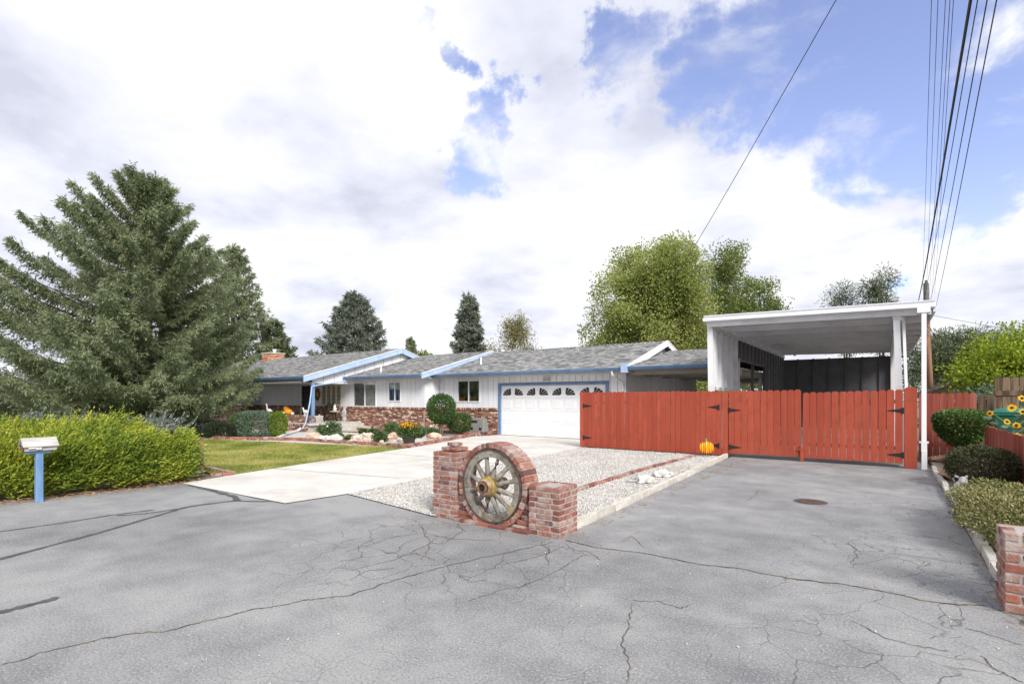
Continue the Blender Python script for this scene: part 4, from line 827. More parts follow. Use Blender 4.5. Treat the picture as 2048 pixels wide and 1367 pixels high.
# ------------------------------------------------------------------ fences and gates
def picket_mesh(w, h, m, t=0.019, kind=0):
    c = w * 0.24
    if kind == 0: pr = [(-w / 2, 0), (w / 2, 0), (w / 2, h - c), (w / 2 - c * 0.9, h), (-w / 2 + c * 0.9, h), (-w / 2, h - c)]
    elif kind == 1: pr = [(-w / 2, 0), (w / 2, 0), (w / 2, h - w * 0.3)] + [(w / 2 * math.cos(a), h - w * 0.3 + w * 0.3 * math.sin(a)) for a in (0.5, 1.0, 1.57, 2.14, 2.64)] + [(-w / 2, h - w * 0.3)]
    else: pr = [(-w / 2, 0), (w / 2, 0), (w / 2, h), (-w / 2, h)]
    me = MB().prism([(x, -t / 2, z) for x, z in pr], (0, t, 0)).mesh('picket', 0.002); me.materials.append(M[m]); return me
def run(name, label, cat, p, q, w, h, m, kind=0, gap=0.006, z0=0.03, posts=(), hinges=(), hfun=None, jit=0.008, rails=(0.35, 1.45), front=1):
    p, q = Vector((*p, 0)), Vector((*q, 0)); d = q - p; n = max(1, round(d.length / (w + gap))); rz = math.atan2(d.y, d.x); pw = d.length / n - gap
    t = thing(name, label, cat, p, rz); meshes = [picket_mesh(pw, h, m, kind=kind) for _ in range(2)]; ln = d.length
    for k in range(n):
        hz = hfun((k + 0.5) / n) if hfun else 1.0
        link('picket', random.choice(meshes), None, t, ((k + 0.5) * ln / n, random.uniform(-.003, .003), z0 + random.uniform(-.5, 1) * jit * 0.5), rot=(0, random.uniform(-.004, .004), 0), scale=(random.uniform(0.97, 1.0), 1, hz + random.uniform(-jit, jit) * 0.5))
    for z in rails: MB().box(0.01, ln - 0.01, 0.012, 0.05, z0 + z - 0.045, z0 + z + 0.045).build('rail', m, t)
    for x in posts: MB().box(x - 0.045, x + 0.045, 0.051, 0.14, 0, h * 0.98).build('post', m, t)
    for (x, z, sgn) in hinges:
        hg = MB().prism([(x, -0.018, z - 0.045), (x + sgn * 0.05, -0.018, z - 0.045), (x + sgn * 0.28, -0.018, z - 0.010), (x + sgn * 0.30, -0.018, z), (x + sgn * 0.28, -0.018, z + 0.010), (x + sgn * 0.05, -0.018, z + 0.045), (x, -0.018, z + 0.045)], (0, 0.006, 0)).build('hinge', 'iron', t)
        MB().box(x - 0.02, x + 0.02, -0.026, -0.012, z - 0.075, z + 0.075).build('hinge_pin', 'iron', hg)
    return t
YF = 15.07
run('gate_leaf', 'wide red picket gate panel behind the white gravel', 'gate', (-8.16, YF), (-3.68, YF), 0.142, 1.80, 'redwood', 1, 0.003, 0.04, posts=(0.06, 2.2, 4.4), hinges=((0.14, 1.38, 1), (0.14, 0.34, 1), (4.40, 1.38, -1), (4.40, 0.30, -1)))
t = thing('gate_post', 'red boxed post between the two runs of red gate', 'post', (-3.59, YF, 0)); MB().box(-0.08, 0.07, -0.02, 0.09, 0, 1.80).build('shaft', 'redwood', t, 0.006); MB().box(-0.075, 0.065, -0.015, 0.085, 1.80, 1.82).build('cap', 'redwood', t, 0.004)
run('gate_leaf', 'narrower red drive gate leaf hinged on the post beside the gravel', 'gate', (-3.50, YF), (-1.72, YF), 0.150, 1.72, 'redwood', 0, 0.007, 0.11, posts=(), hinges=((0.02, 1.30, 1), (0.04, 0.28, 1)), hfun=lambda u: 1.0 + 0.012 * u)
run('gate_leaf', 'wider red drive gate leaf hinged beside the white downspout', 'gate', (-1.70, YF), (0.36, YF), 0.150, 1.70, 'redwood', 0, 0.009, 0.10, posts=(), hinges=((2.06, 1.34, -1), (2.06, 0.30, -1)), hfun=lambda u: 0.985 + 0.035 * u)
t = thing('gate_post', 'red boxed gate post beside the white downspout', 'post', (0.48, YF, 0)); MB().box(-0.10, 0.14, -0.02, 0.10, 0, 1.84).build('shaft', 'redwood', t, 0.006); MB().prism([(-0.10, -0.022, 1.84), (0.14, -0.022, 1.84), (0.09, -0.022, 1.89), (-0.05, -0.022, 1.89)], (0, 0.12, 0)).build('cap', 'redwood', t)
t = thing('gate_stop', 'short red wooden stop at the meeting of the drive gate leaves', 'gate stop', (-1.71, YF - 0.03, 0)); MB().box(-0.035, 0.035, -0.02, 0.02, 0, 0.40).build('bar', 'redwood', t, 0.004); MB().box(-0.09, 0.09, -0.026, -0.018, 0.30, 0.335).build('latch', 'redwood', t)
run('picket_fence', 'tall faded red fence behind the flat topped topiary', 'fence', (0.78, 18.13), (1.98, 18.13), 0.142, 1.76, 'redold', 0, 0.006, 0.01, posts=(0.1, 1.1))
run('picket_fence', 'two bare brown boards ending the faded red fence', 'fence', (2.0, 18.15), (2.34, 18.15), 0.15, 1.72, 'oldwood', 0, 0.02, 0.01, posts=(0.3,))
run('picket_fence', 'old dark unpainted round topped fence behind green bin', 'fence', (2.36, 18.5), (5.8, 18.9), 0.155, 2.18, 'oldwood', 1, 0.012, 0.0, posts=(0.28, 2.4), rails=(0.6, 1.72))
o = MB().box(0.0, 3.2, -0.035, -0.012, 1.70, 1.83).build('brace_board', 'oldwood', bpy.data.objects['picket_fence.002'])
run('picket_fence', 'short faded red fence running along the planted bed', 'fence', (1.95, 16.5), (1.98, 7.2), 0.118, 0.98, 'redold', 2, 0.004, 0.0, posts=(0.15, 3.1, 6.0), jit=0.02, rails=(0.25, 0.75), hfun=lambda u: 1.0 - 0.03 * u)

# ------------------------------------------------------------------ metal carport
cp = thing('metal_carport', 'tall white metal carport with ribbed left wall and charcoal back wall', 'carport', (-1.6, 15.4, 0)); CO = Vector((-1.6, 15.4, 0))
def cpp(mb, name, m, parent=None, **kw): mb.v = [tuple(Vector(v) - CO) for v in mb.v]; return mb.build(name, m, parent or cp, **kw)
CX0, CX1, CY0, CY1 = -4.16, 0.92, 15.30, 28.8
zr = lambda x: 3.84 - (x - CX0) * 0.022
npan = 9
for k in range(npan):
    ya = CY0 + (CY1 - CY0) * k / npan; yb = CY0 + (CY1 - CY0) * (k + 1) / npan - 0.004; e = 0.02
    cpp(MB().hexa([(CX0, ya, zr(CX0) + .0), (CX1, ya, zr(CX1)), (CX1, yb, zr(CX1)), (CX0, yb, zr(CX0)), (CX0, ya, zr(CX0) + .03), (CX1, ya, zr(CX1) + .03), (CX1, yb, zr(CX1) + .03), (CX0, yb, zr(CX0) + .03)])
        .hexa([(CX0 + .05, ya + .02, zr(CX0) - .15), (CX1 - .03, ya + .02, zr(CX1) - .15), (CX1 - .03, ya + .07, zr(CX1) - .15), (CX0 + .05, ya + .07, zr(CX0) - .15), (CX0 + .05, ya + .0, zr(CX0)), (CX1 - .03, ya + .0, zr(CX1)), (CX1 - .03, ya + .09, zr(CX1)), (CX0 + .05, ya + .09, zr(CX0))]), 'roof_pan', 'metalwhite')
def slope_bar(y0, y1, za, zb, name, m, xa=CX0 - 0.06, xb=CX1 + 0.04):
    return cpp(MB().hexa([(xa, y0, zr(xa) + za), (xb, y0, zr(xb) + za), (xb, y1, zr(xb) + za), (xa, y1, zr(xa) + za), (xa, y0, zr(xa) + zb), (xb, y0, zr(xb) + zb), (xb, y1, zr(xb) + zb), (xa, y1, zr(xa) + zb)]), name, m)
slope_bar(CY0 - 0.05, CY0 - 0.004, -0.02, 0.14, 'front_fascia', 'trimwhite'); slope_bar(CY0 - 0.16, CY0 - 0.052, 0.0, 0.09, 'front_gutter', 'trimwhite')
slope_bar(CY0 - 0.10, CY0 + 0.02, 0.141, 0.165, 'roof_edge_cap', 'metalwhite')
cpp(MB().box(CX1 + 0.0, CX1 + 0.05, CY0, CY1, zr(CX1) - 0.10, zr(CX1) + 0.09), 'side_fascia', 'metalwhite')
cpp(MB().box(0.22, 0.36, CY0 + 0.12, CY1, zr(0.3) - 0.24, zr(0.3) - 0.092), 'long_beam', 'metalwhite'); cpp(MB().box(CX0 + 0.02, CX0 + 0.14, CY0 + 0.1, CY1, zr(CX0) - 0.22, zr(CX0) - 0.092), 'long_beam', 'metalwhite')
def leanpost(x, y, dx, w=0.11, zt=3.6, m='trimwhite'):
    cpp(MB().hexa([(x + dx - w / 2, y - w / 2, 0), (x + dx + w / 2, y - w / 2, 0), (x + dx + w / 2, y + w / 2, 0), (x + dx - w / 2, y + w / 2, 0), (x - w / 2, y - w / 2, zt), (x + w / 2, y - w / 2, zt), (x + w / 2, y + w / 2, zt), (x - w / 2, y + w / 2, zt)]), 'post', m)
leanpost(0.24, 15.5, 0.12, 0.13, zr(0.24) - 0.11); leanpost(0.38, 15.62, 0.12, 0.06, zr(0.38) - 0.11)
for y in (20.0, 24.4, 28.6): leanpost(0.29, y, 0.03, 0.11, zr(0.29) - 0.2)
leanpost(CX0 + 0.06, 15.5, 0.06, 0.15, zr(CX0) - 0.02)
for y in (19.0, 21.4, 23.8, 28.6): leanpost(CX0 + 0.06, y, 0.0, 0.10, zr(CX0) - 0.1, 'charcoal' if y > 20 else 'metalwhite')
cpp(MB().box(0.165, 0.335, 15.39, 15.60, zr(0.24) - 0.20, zr(0.24) - 0.09), 'post_bracket', 'trimwhite'); cpp(MB().box(0.62, 0.86, 15.06, 15.30, 3.60, 3.72), 'gutter_outlet', 'trimwhite')
DSY = 15.12
cpp(MB().box(0.70, 0.79, DSY - 0.04, DSY + 0.04, 0.62, 3.66), 'downspout', 'trimwhite'); cpp(MB().box(0.695, 0.80, DSY - 0.055, DSY + 0.045, 0.40, 0.64), 'downspout', 'trimwhite'); cpp(MB().box(0.70, 0.80, DSY - 0.07, DSY + 0.03, 0.0, 0.42), 'downspout', 'trimwhite'); cpp(MB().box(0.66, 0.83, DSY - 0.048, DSY + 0.048, 0.60, 0.64), 'downspout_strap', 'trimwhite')
ya = 15.6; k = 0
while ya < 28.7:         # ribbed left wall
    yb = min(ya + 0.66, 28.75); front = ya < 18.9; zt = zr(CX0) - 0.23
    zb = 1.95 if front else (3.02 if ya < 23.6 else 0.25)
    m = 'metalwhite' if front else 'charcoal'; x = CX0 + 0.03
    cpp(MB().prism([(x, ya, zb), (x + 0.13, ya + 0.05, zb), (x + 0.13, ya + 0.30, zb), (x, ya + 0.35, zb), (x, yb - 0.004, zb), (x - 0.012, yb - 0.004, zb), (x - 0.012, ya, zb)], (0, 0, zt - zb)), 'wall_panel', m); ya += 0.66; k += 1
cpp(MB().box(CX0 + 0.015, CX0 + 0.10, 15.58, 19.0, 1.88, 1.95), 'wall_rail', 'metalwhite'); cpp(MB().box(CX0 + 0.0, CX0 + 0.10, 18.95, 23.7, 2.93, 3.02), 'wall_rail', 'charcoal')
xb = CX0 + 0.1
while xb < 0.3:
    cpp(MB().box(xb, xb + 0.60, 28.72, 28.76, 0.2, 3.50), 'back_panel', 'charcoal'); cpp(MB().box(xb + 0.595, xb + 0.66, 28.66, 28.72, 0.2, 3.56), 'back_rib', 'charcoal'); xb += 0.655
cpp(MB().box(CX0, 0.95, 28.77, 28.83, 3.44, 3.54), 'back_rail', 'charcoal')
cpp(MB().box(CX0 + .12, 0.3, 28.66, 28.70, 1.4, 1.46), 'back_girt', 'charcoal')

# ------------------------------------------------------------------ foliage builders
def fol(mesh, m, parent, name='foliage'): return link(name, mesh, m, parent)
def conifer(name, label, pos, H, prof, nb, seed, m='spruce needles', bl=(0.16, 0.30), bw=0.035, dens=1.0, asc=None, z0=0.6, cones=0, twig=1.0, group=None, lean=(0, 0), base=0.0, per=26, tw=7, cu=0.26, arm=0.0, dist=1.12, nbl=4):
    global RNG
    RNG = np.random.default_rng(seed); rr = random.Random(seed)
    t = thing(name, label, 'tree', (pos[0], pos[1], base), 0, group)
    mb = MB().tube([(0, 0, -0.2), (0, 0, H * 0.3), (lean[0] * 0.5, lean[1] * 0.5, H * 0.7), (lean[0], lean[1], H * 0.99)], [H * 0.024, H * 0.018, H * 0.008, 0.015], 9)
    Ps, Ds, Ls = [], [], []
    for b in range(nb):
        zb = z0 + (H - z0) * ((b + rr.random()) / nb) ** dist * 0.985; az = b * 2.39996 + rr.uniform(-.5, .5); Lb = prof(zb / H, az) * rr.uniform(0.78, 1.10)
        a = asc(zb / H) if asc else 0.1; out = np.array([math.cos(az), math.sin(az), 0]); side = np.array([-math.sin(az), math.cos(az), 0])
        st = np.array([lean[0] * zb / H, lean[1] * zb / H, zb])
        f = lambda s: st + out * (Lb * s) + np.array([0, 0, 1]) * Lb * ((a - 0.18) * s + cu * s * s)
        mb.tube([f(s) for s in (0, 0.35, 0.7, 0.95)], [max(0.010, 0.011 * Lb), 0.008 * Lb, 0.0045 * Lb, 0.003], 4)
        ns_ = max(5, int(per * 0.50 * Lb ** 0.7 * dens)); s = np.clip(0.10 + 0.92 * (np.arange(ns_) + RNG.random(ns_)) / ns_, 0, 1)
        bp = st + np.outer(s * Lb, out); bp[:, 2] += Lb * ((a - 0.18) * s + cu * s * s)
        sg = np.where(np.arange(ns_) % 2 == 0, 1.0, -1.0); sl = twig * (0.12 + 0.40 * Lb * (1.04 - s) * np.minimum(1, 0.35 + s)) * RNG.uniform(0.7, 1.25, ns_); sl = np.minimum(sl, 1.4) * (1 - arm * min(1.0, zb / H * 1.6))
        sd = unit(np.outer(RNG.uniform(0.5, 1.0, ns_), out) + np.outer(sg * RNG.uniform(0.35, 1.1, ns_), side) + np.column_stack([np.zeros(ns_), np.zeros(ns_), RNG.uniform(-0.30, 0.22, ns_)]))
        q = max(4, tw); u = (np.arange(q)[None] + RNG.random((ns_, q))) / q; T = bp[:, None] + sd[:, None] * (u * sl[:, None])[..., None]; T[..., 2] -= 0.16 * u ** 2 * sl[:, None]
        hang = np.where(RNG.random((ns_, q)) < 0.55, 1.0, 0.15); td = sd[:, None] * 0.8 + RNG.normal(0, 0.38, (ns_, q, 3)); td[..., 2] -= hang * RNG.uniform(0.3, 1.4, (ns_, q)); td = td / np.linalg.norm(td, axis=2, keepdims=True)
        nb_ = nbl; v = RNG.random((ns_, q, nb_)) * 0.24; PP = T[:, :, None] + td[:, :, None] * v[..., None]; DD = td[:, :, None] + RNG.normal(0, 0.40, (ns_, q, nb_, 3))
        Ps.append(PP.reshape(-1, 3)); Ds.append(DD.reshape(-1, 3))
    n = 60; zt = H * RNG.uniform(0.92, 1.0, n); Ps.append(np.column_stack([np.full(n, lean[0]), np.full(n, lean[1]), zt]) + RNG.normal(0, .03, (n, 3))); Ds.append(np.column_stack([RNG.normal(0, .8, (n, 2)), np.ones(n)]))
    P, D = np.concatenate(Ps), np.concatenate(Ds); n = len(P)
    mb.build('trunk', 'bark', t); fol(blades('crown', P, D, RNG.uniform(*bl, n), bw), m, t, 'crown')
    if cones:
        idx = RNG.choice(np.where(P[:, 2] > H * 0.55)[0], cones); fol(blades('cones', P[idx], np.column_stack([RNG.normal(0, .3, (cones, 2)), -np.ones(cones)]), 0.14, 0.06), 'cone scales', t, 'cones')
    return t
def broadleaf(name, label, pos, H, lobes, seed, m, leaf_l, n_leaf, clump, th=0.25, bark='barkpale', base=0.0, fork=0.3, wind=(0, 0, 0), tr=0.03, spread=0.75, droop=0.0):
    global RNG
    RNG = np.random.default_rng(seed); rr = random.Random(seed); t = thing(name, label, 'tree', (pos[0], pos[1], base)); mb = MB(); fz = H * fork
    mb.tube([(0, 0, -0.3), (0, 0, fz * 0.6), (0.05, 0, fz)], [H * tr, H * tr * 0.8, H * tr * 0.7], 9); Ps, Ds = [], []
    tot = sum(l[2][0] * l[2][1] * l[2][2] for l in lobes)
    for (c, cn, rad) in [(l[0], l[1], l[2]) for l in lobes]:
        c = np.array(c, float); rad = np.array(rad, float)
        l0 = Vector((0.05, 0, fz)); l1 = Vector(c) * 0.6 + Vector((0, 0, fz * 0.3)); mb.tube([l0, (l0 + Vector(c)) * 0.5 + Vector((rr.uniform(-.3, .3), rr.uniform(-.3, .3), 0)), Vector(c) + Vector((0, 0, rad[2] * 0.3))], [H * tr * 0.5, H * tr * 0.35, H * tr * 0.12], 7)
        k = cn; dv = unit(RNG.normal(size=(k, 3))); rv = RNG.random((k, 1)) ** 0.45; C = c + dv * rv * rad * (1 + RNG.normal(0, 0.08, (k, 1)))
        for j in range(min(k, 26)):
            mb.tube([Vector(c) + Vector((0, 0, -rad[2] * 0.35)), (Vector(c) + Vector(C[j])) * 0.5 + Vector((0, 0, -0.15)), Vector(C[j])], [H * tr * 0.16, H * tr * 0.09, 0.012], 5)
        per = max(8, int(n_leaf * (rad[0] * rad[1] * rad[2] / tot) / k)); off = np.clip(RNG.normal(0, 1, (k, per, 3)), -1.7, 1.7) * clump * RNG.uniform(0.6, 1.2, (k, 1, 1)); P = C[:, None] + off
        Ps.append(P.reshape(-1, 3)); dd = off / clump + RNG.normal(0, 0.8, (k, per, 3)) + np.array(wind); dd[..., 2] -= droop; Ds.append(dd.reshape(-1, 3))
    P, D = np.concatenate(Ps), np.concatenate(Ds); mb.build('trunk', bark, t, smooth=True)
    n = len(P); fol(blades('crown', P, D, RNG.uniform(0.75, 1.3, n) * leaf_l, RNG.uniform(0.75, 1.2, n) * leaf_l * spread), m, t, 'crown'); return t
def shrub(name, label, pos, rad, n, m, ll=0.05, lw=0.03, seed=1, flat=2.0, zc=None, depth=0.30, up=0.2, stems=0, cat='shrub', group=None, rough=0.06, taper=0.0):
    global RNG
    RNG = np.random.default_rng(seed); t = thing(name, label, cat, pos, 0, group); rad = np.array(rad, float); zc = rad[2] if zc is None else zc
    dv = unit(RNG.normal(size=(n, 3))); k = (np.abs(dv) ** flat).sum(1, keepdims=True) ** (-1 / flat)
    ph = np.sin(dv[:, :1] * 7 + seed) * np.cos(dv[:, 1:2] * 6 + 2 * seed) * np.sin(dv[:, 2:] * 5 + seed)
    s = (1 - depth * RNG.random((n, 1)) ** 1.6) * (1 + rough * ph + RNG.normal(0, rough * 0.35, (n, 1))); P = dv * k * s * rad
    if taper: P[:, :2] *= (1 + taper * (P[:, 2:3] / rad[2]))
    P[:, 2] += zc; keep = P[:, 2] > 0.02; P = P[keep]; D = dv[keep] + RNG.normal(0, 0.7, (len(P), 3)); D[:, 2] += up
    st = MB(); rr = random.Random(seed)
    for i in range(max(3, stems)):
        a = rr.uniform(0, 6.28); st.tube([(0.06 * math.cos(a), 0.06 * math.sin(a), -0.03), (rad[0] * 0.25 * math.cos(a), rad[1] * 0.25 * math.sin(a), zc * 0.55), (rad[0] * 0.6 * math.cos(a), rad[1] * 0.6 * math.sin(a), zc + rad[2] * 0.4)], [0.03, 0.022, 0.006], 6)
    st.build('stems', 'bark', t); nn = len(P); fol(blades('foliage', P, D, RNG.uniform(0.7, 1.3, nn) * ll, RNG.uniform(0.7, 1.2, nn) * lw), m, t); return t

# ------------------------------------------------------------------ trees
sp = WD(22.0, 296)
conifer('spruce_tree', 'huge broad spruce with drooping twigs in front of the porch end of the house', sp, 11.0, lambda u, az: (6.5 * (1 - u ** 1.35) ** 0.9 if u > 0.10 else 5.4) * (1.0 + 0.16 * math.cos(az - 3.77) - (0.26 if u < 0.45 else 0.05) * max(0.0, math.cos(az - 0.5))), 140, 11, bl=(0.08, 0.17), bw=0.030, nbl=7, dist=1.4, asc=lambda u: -0.14 + 0.66 * u + (0.9 * (u - 0.78) / 0.2 if u > 0.78 else 0), cones=260, z0=1.0, per=52, tw=11, cu=0.42, arm=0.45)
conifer('spruce_tree', 'tall dark spruce with many brown cones behind the huge broad spruce', WD(46, 466), 16.4, lambda u, az: 5.0 * (1 - u) ** 0.7, 130, 12, bl=(0.25, 0.45), bw=0.075, cones=500, asc=lambda u: 0.1 + 0.4 * u, per=16, base=-1.0)
conifer('pine_tree', 'leaning green conifer beyond the chimney', WD(50, 577), 9.3, lambda u, az: 2.6 * (1 - u) ** 0.8 + 0.3, 70, 13, 'pine needles', (0.3, 0.5), 0.08, asc=lambda u: 0.5, lean=(-1.4, -1.0), per=16)
conifer('spruce_tree', 'blue grey spruce rising behind the porch gable', WD(40, 708), 9.9, lambda u, az: 4.6 * (1 - u) ** 0.75, 120, 14, 'spruce blue needles', (0.22, 0.42), 0.07, asc=lambda u: 0.05 + 0.35 * u, cones=160, per=20)
conifer('spruce_tree', 'narrow twin topped spruce behind the ridge between middle and garage roofs', WD(46, 938), 11.0, lambda u, az: 2.1 * (1 - u) ** 0.55, 110, 15, 'spruce blue needles', (0.22, 0.40), 0.08, asc=lambda u: 0.0, per=22, twig=1.2)
conifer('spruce_tree', 'small pointed conifer tip just beyond the porch gable peak', WD(55, 822), 8.1, lambda u, az: 1.5 * (1 - u) ** 0.8, 60, 16, 'spruce needles', (0.25, 0.4), 0.09, per=16)
broadleaf('round_tree', 'small round green tree just past the porch gable peak', WD(50, 840), 6.3, [((0, 0, 5.2), 30, (0.9, 0.9, 0.9))], 31, 'poplar dark leaves', 0.2, 2500, 0.3)
broadleaf('birch_tree', 'sparse yellowing birch behind the garage roof ridge', WD(44, 1030), 9.2, [((0, 0, 7.2), 60, (1.4, 1.4, 1.9)), ((-1.9, -0.6, 5.6), 22, (0.8, 0.8, 1.0)), ((1.2, 0.9, 5.4), 24, (0.9, 0.9, 1.0))], 32, 'birch leaves', 0.13, 7500, 0.34, droop=1.0, tr=0.012, spread=0.6)
pp = WD(40, 1310)
cam_r = np.array([CT, ST, 0])
def lobe(dx, dz, rx, rz, n, dy=0.0): return ((float(cam_r[0] * dx - ST * dy), float(cam_r[1] * dx + CT * dy), dz), n, (rx, rx, rz))
broadleaf('poplar_tree', 'large light green broadleaf tree behind the garage roof', pp, 14.6, [lobe(0.3, 10.6, 3.3, 3.5, 120), lobe(-2.7, 8.4, 2.6, 2.7, 80), lobe(2.2, 8.6, 2.7, 2.8, 80), lobe(-3.6, 5.6, 2.0, 1.9, 50), lobe(0.3, 6.4, 3.0, 2.2, 70), lobe(3.0, 5.6, 2.4, 1.9, 50), lobe(1.6, 11.6, 2.0, 2.6, 45), lobe(-1.6, 11.2, 1.9, 2.5, 45)], 33, 'poplar leaves', 0.165, 90000, 0.46, wind=(-0.5, -0.3, 0.5), tr=0.016, fork=0.22)
broadleaf('poplar_tree', 'darker broadleaf tree standing behind the large light green one', WD(47, 1468), 15.8, [lobe(-0.8, 12.6, 2.1, 3.3, 60), lobe(1.6, 9.6, 2.5, 3.0, 60), lobe(3.2, 8.6, 1.8, 2.4, 36), lobe(-1.5, 8.2, 2.6, 2.4, 50), lobe(1.2, 6.0, 3.0, 2.0, 40)], 34, 'poplar dark leaves', 0.18, 40000, 0.46, wind=(-0.5, -0.3, 0.5), tr=0.014)
def pine(name, label, pos, H, seed, lob, m='pine needles', n=16000, ll=0.3): return broadleaf(name, label, pos, H, lob, seed, m, ll, n, 0.34, bark='bark', spread=0.16, tr=0.012, fork=0.35)
pine('pine_tree', 'bushy pine tip above the carport roof', WD(40, 1692), 10.6, 35, [lobe(0, 8.6, 1.2, 1.9, 30), lobe(-0.9, 7.6, 0.9, 1.2, 18), lobe(1.0, 7.7, 0.9, 1.4, 20), lobe(0, 6.4, 2.0, 1.4, 34)], n=11000)
pine('pine_tree', 'ragged pine with bare crooked branches above the carport roof', WD(38, 1765), 11.7, 36, [lobe(0.5, 10.6, 0.6, 0.9, 12), lobe(-0.5, 9.6, 1.0, 1.1, 22), lobe(-0.4, 8.2, 1.1, 1.0, 20), lobe(0, 6.4, 1.6, 1.5, 24)], n=10000)
pine('pine_tree', 'broad bushy pine beyond the utility pole', WD(36, 1900), 7.4, 37, [lobe(-1.2, 4.4, 1.7, 1.8, 50), lobe(0.6, 5.0, 1.7, 1.6, 50), lobe(1.9, 4.6, 1.2, 1.4, 30), lobe(0.5, 2.6, 2.4, 1.6, 50), lobe(-2.6, 3.0, 1.0, 1.6, 30)], n=24000, ll=0.32)
broadleaf('maple_tree', 'bright yellow green tree above the old dark fence', WD(27, 2010), 5.8, [lobe(0.4, 3.9, 2.0, 1.3, 70), lobe(2.6, 4.2, 1.6, 1.3, 50), lobe(-1.5, 3.0, 1.3, 1.0, 40), lobe(1.0, 2.6, 2.4, 0.9, 50)], 38, 'maple leaves', 0.15, 24000, 0.32, tr=0.014)
broadleaf('grey_tree', 'dusky grey green tree behind the bright yellow green one', WD(36, 2040), 7.2, [lobe(0.0, 5.0, 1.9, 1.5, 50), lobe(2.0, 4.6, 2, 1.6, 40)], 39, 'juniper grey', 0.2, 9000, 0.4)
broadleaf('olive_tree', 'pale olive tree seen at the outer edge of the huge spruce', WD(34, -10), 5.2, [lobe(0, 2.9, 2.2, 1.6, 50)], 40, 'juniper grey', 0.2, 6000, 0.4, base=-1.0)
shrub('wild_shrub', 'pale green brush behind the faded red fence', (5.0, 23.0, 0), (3.4, 1.2, 1.15), 9000, 'sage leaves', 0.13, 0.05, seed=5, zc=1.2)
shrub('wild_shrub', 'green hedge glimpsed under the breezeway roof', (-7.5, 37.5, 0), (5.0, 1.5, 1.7), 14000, 'poplar leaves', 0.2, 0.13, seed=6, zc=1.6)

# ------------------------------------------------------------------ juniper bed
def sprays(B, SD, ll, lw, m, t, name, nb=11, sl=(0.18, 0.40)):      # feathery shoots: short blades set along a common axis
    k = len(B); Ls = RNG.uniform(*sl, (k, 1)); u = np.linspace(0.0, 1.0, nb)[None] + RNG.normal(0, 0.04, (k, nb)); A = B[:, None] + SD[:, None] * (u * Ls)[..., None]
    A[..., 2] += 0.05 * u ** 2
    side = unit(np.cross(SD, RNG.normal(size=(k, 3)))); sg = np.where(np.arange(nb) % 2 == 0, 1.0, -1.0)[None, :, None] * (1.1 - 0.9 * u[..., None])
    dd = SD[:, None] * 1.0 + side[:, None] * sg * 0.75 + RNG.normal(0, 0.15, (k, nb, 3))
    ln = RNG.uniform(*ll, (k, nb)) * (1.15 - 0.55 * u)
    fol(blades(name, A.reshape(-1, 3), dd.reshape(-1, 3), ln.ravel(), lw), m, t, name)
def juniper(name, label, poly, hfun, n, m, seed, ll=(0.06, 0.13), lw=0.026, lean=(0.55, 0.42)):
    global RNG
    RNG = np.random.default_rng(seed); c = np.array(poly).mean(0); t = thing(name, label, 'shrub', (c[0], c[1], 0))
    k = n // 11; P2 = scatter(poly, k); h, gx, gy = hfun(P2); fr = 1 - 0.45 * RNG.random(k) ** 2.0; fr = fr * (1 - 0.16 * (np.sin(P2[:, 0] * 5.3 + 1.3 * np.sin(P2[:, 1] * 3.1)) * np.sin(P2[:, 1] * 4.7 + P2[:, 0]) > 0.35))
    B = np.column_stack([P2 - c, h * fr]); nrm = unit(np.column_stack([-gx, -gy, np.ones(k)])); sw = 0.5 * np.sin(P2[:, :1] * 1.7 + P2[:, 1:] * 1.1)
    SD = unit(nrm * 0.55 + np.array([lean[0], lean[1], 0.10]) + sw * np.array([0.5, 0.4, 0]) + RNG.normal(0, 0.26, (k, 3)))
    sprays(B, SD, ll, lw, m, t, 'foliage')
    st = MB()
    for i in range(14):
        q = P2[i] - c; st.tube([(0.3 * q[0], 0.3 * q[1], -0.02), (0.7 * q[0], 0.7 * q[1], h[i] * 0.5), (q[0], q[1], h[i] * 0.85)], [0.05, 0.03, 0.01], 6)
    st.build('stems', 'bark', t); return t
JP = [(-11.2, 4.35), (-11.22, 2.2), (-11.45, 1.6), (-13, 1.05), (-19, 0.6), (-21, 3.0), (-18.5, 4.9), (-14.5, 5.3), (-11.98, 4.68)]
def jh(P):
    a = np.array(JP); d = np.full(len(P), 9.0); gx = np.zeros(len(P)); gy = np.zeros(len(P))
    for i in range(len(a)):
        p, q = a[i], a[(i + 1) % len(a)]; e = q - p; tt = np.clip(((P - p) @ e) / (e @ e), 0, 1); cl = p + tt[:, None] * e; v = P - cl; dd = np.linalg.norm(v, axis=1); s = dd < d
        d = np.where(s, dd, d); gx = np.where(s, v[:, 0] / (dd + 1e-6), gx); gy = np.where(s, v[:, 1] / (dd + 1e-6), gy)
    w = np.clip(d / 1.9, 0, 1); top = 0.92 + 0.24 * np.sin(P[:, 0] * 1.3 + 0.6) * np.cos(P[:, 1] * 1.5) + 0.08 * np.sin(P[:, 0] * 4.1 + P[:, 1] * 3.3) + 0.06 * np.sin(P[:, 1] * 6.3 - P[:, 0] * 2)
    top = top - 0.05 * np.clip(-13.5 - P[:, 0], 0, 8)
    h = top * np.sqrt(np.clip(1 - (1 - w) ** 2, 0.01, 1)); sl = (1 - w) * 1.8
    return h, gx * sl, gy * sl
jun = juniper('juniper_hedge', 'sprawling golden green juniper hedge behind the blue mailbox post', JP, jh, 100000, 'juniper gold', 21)
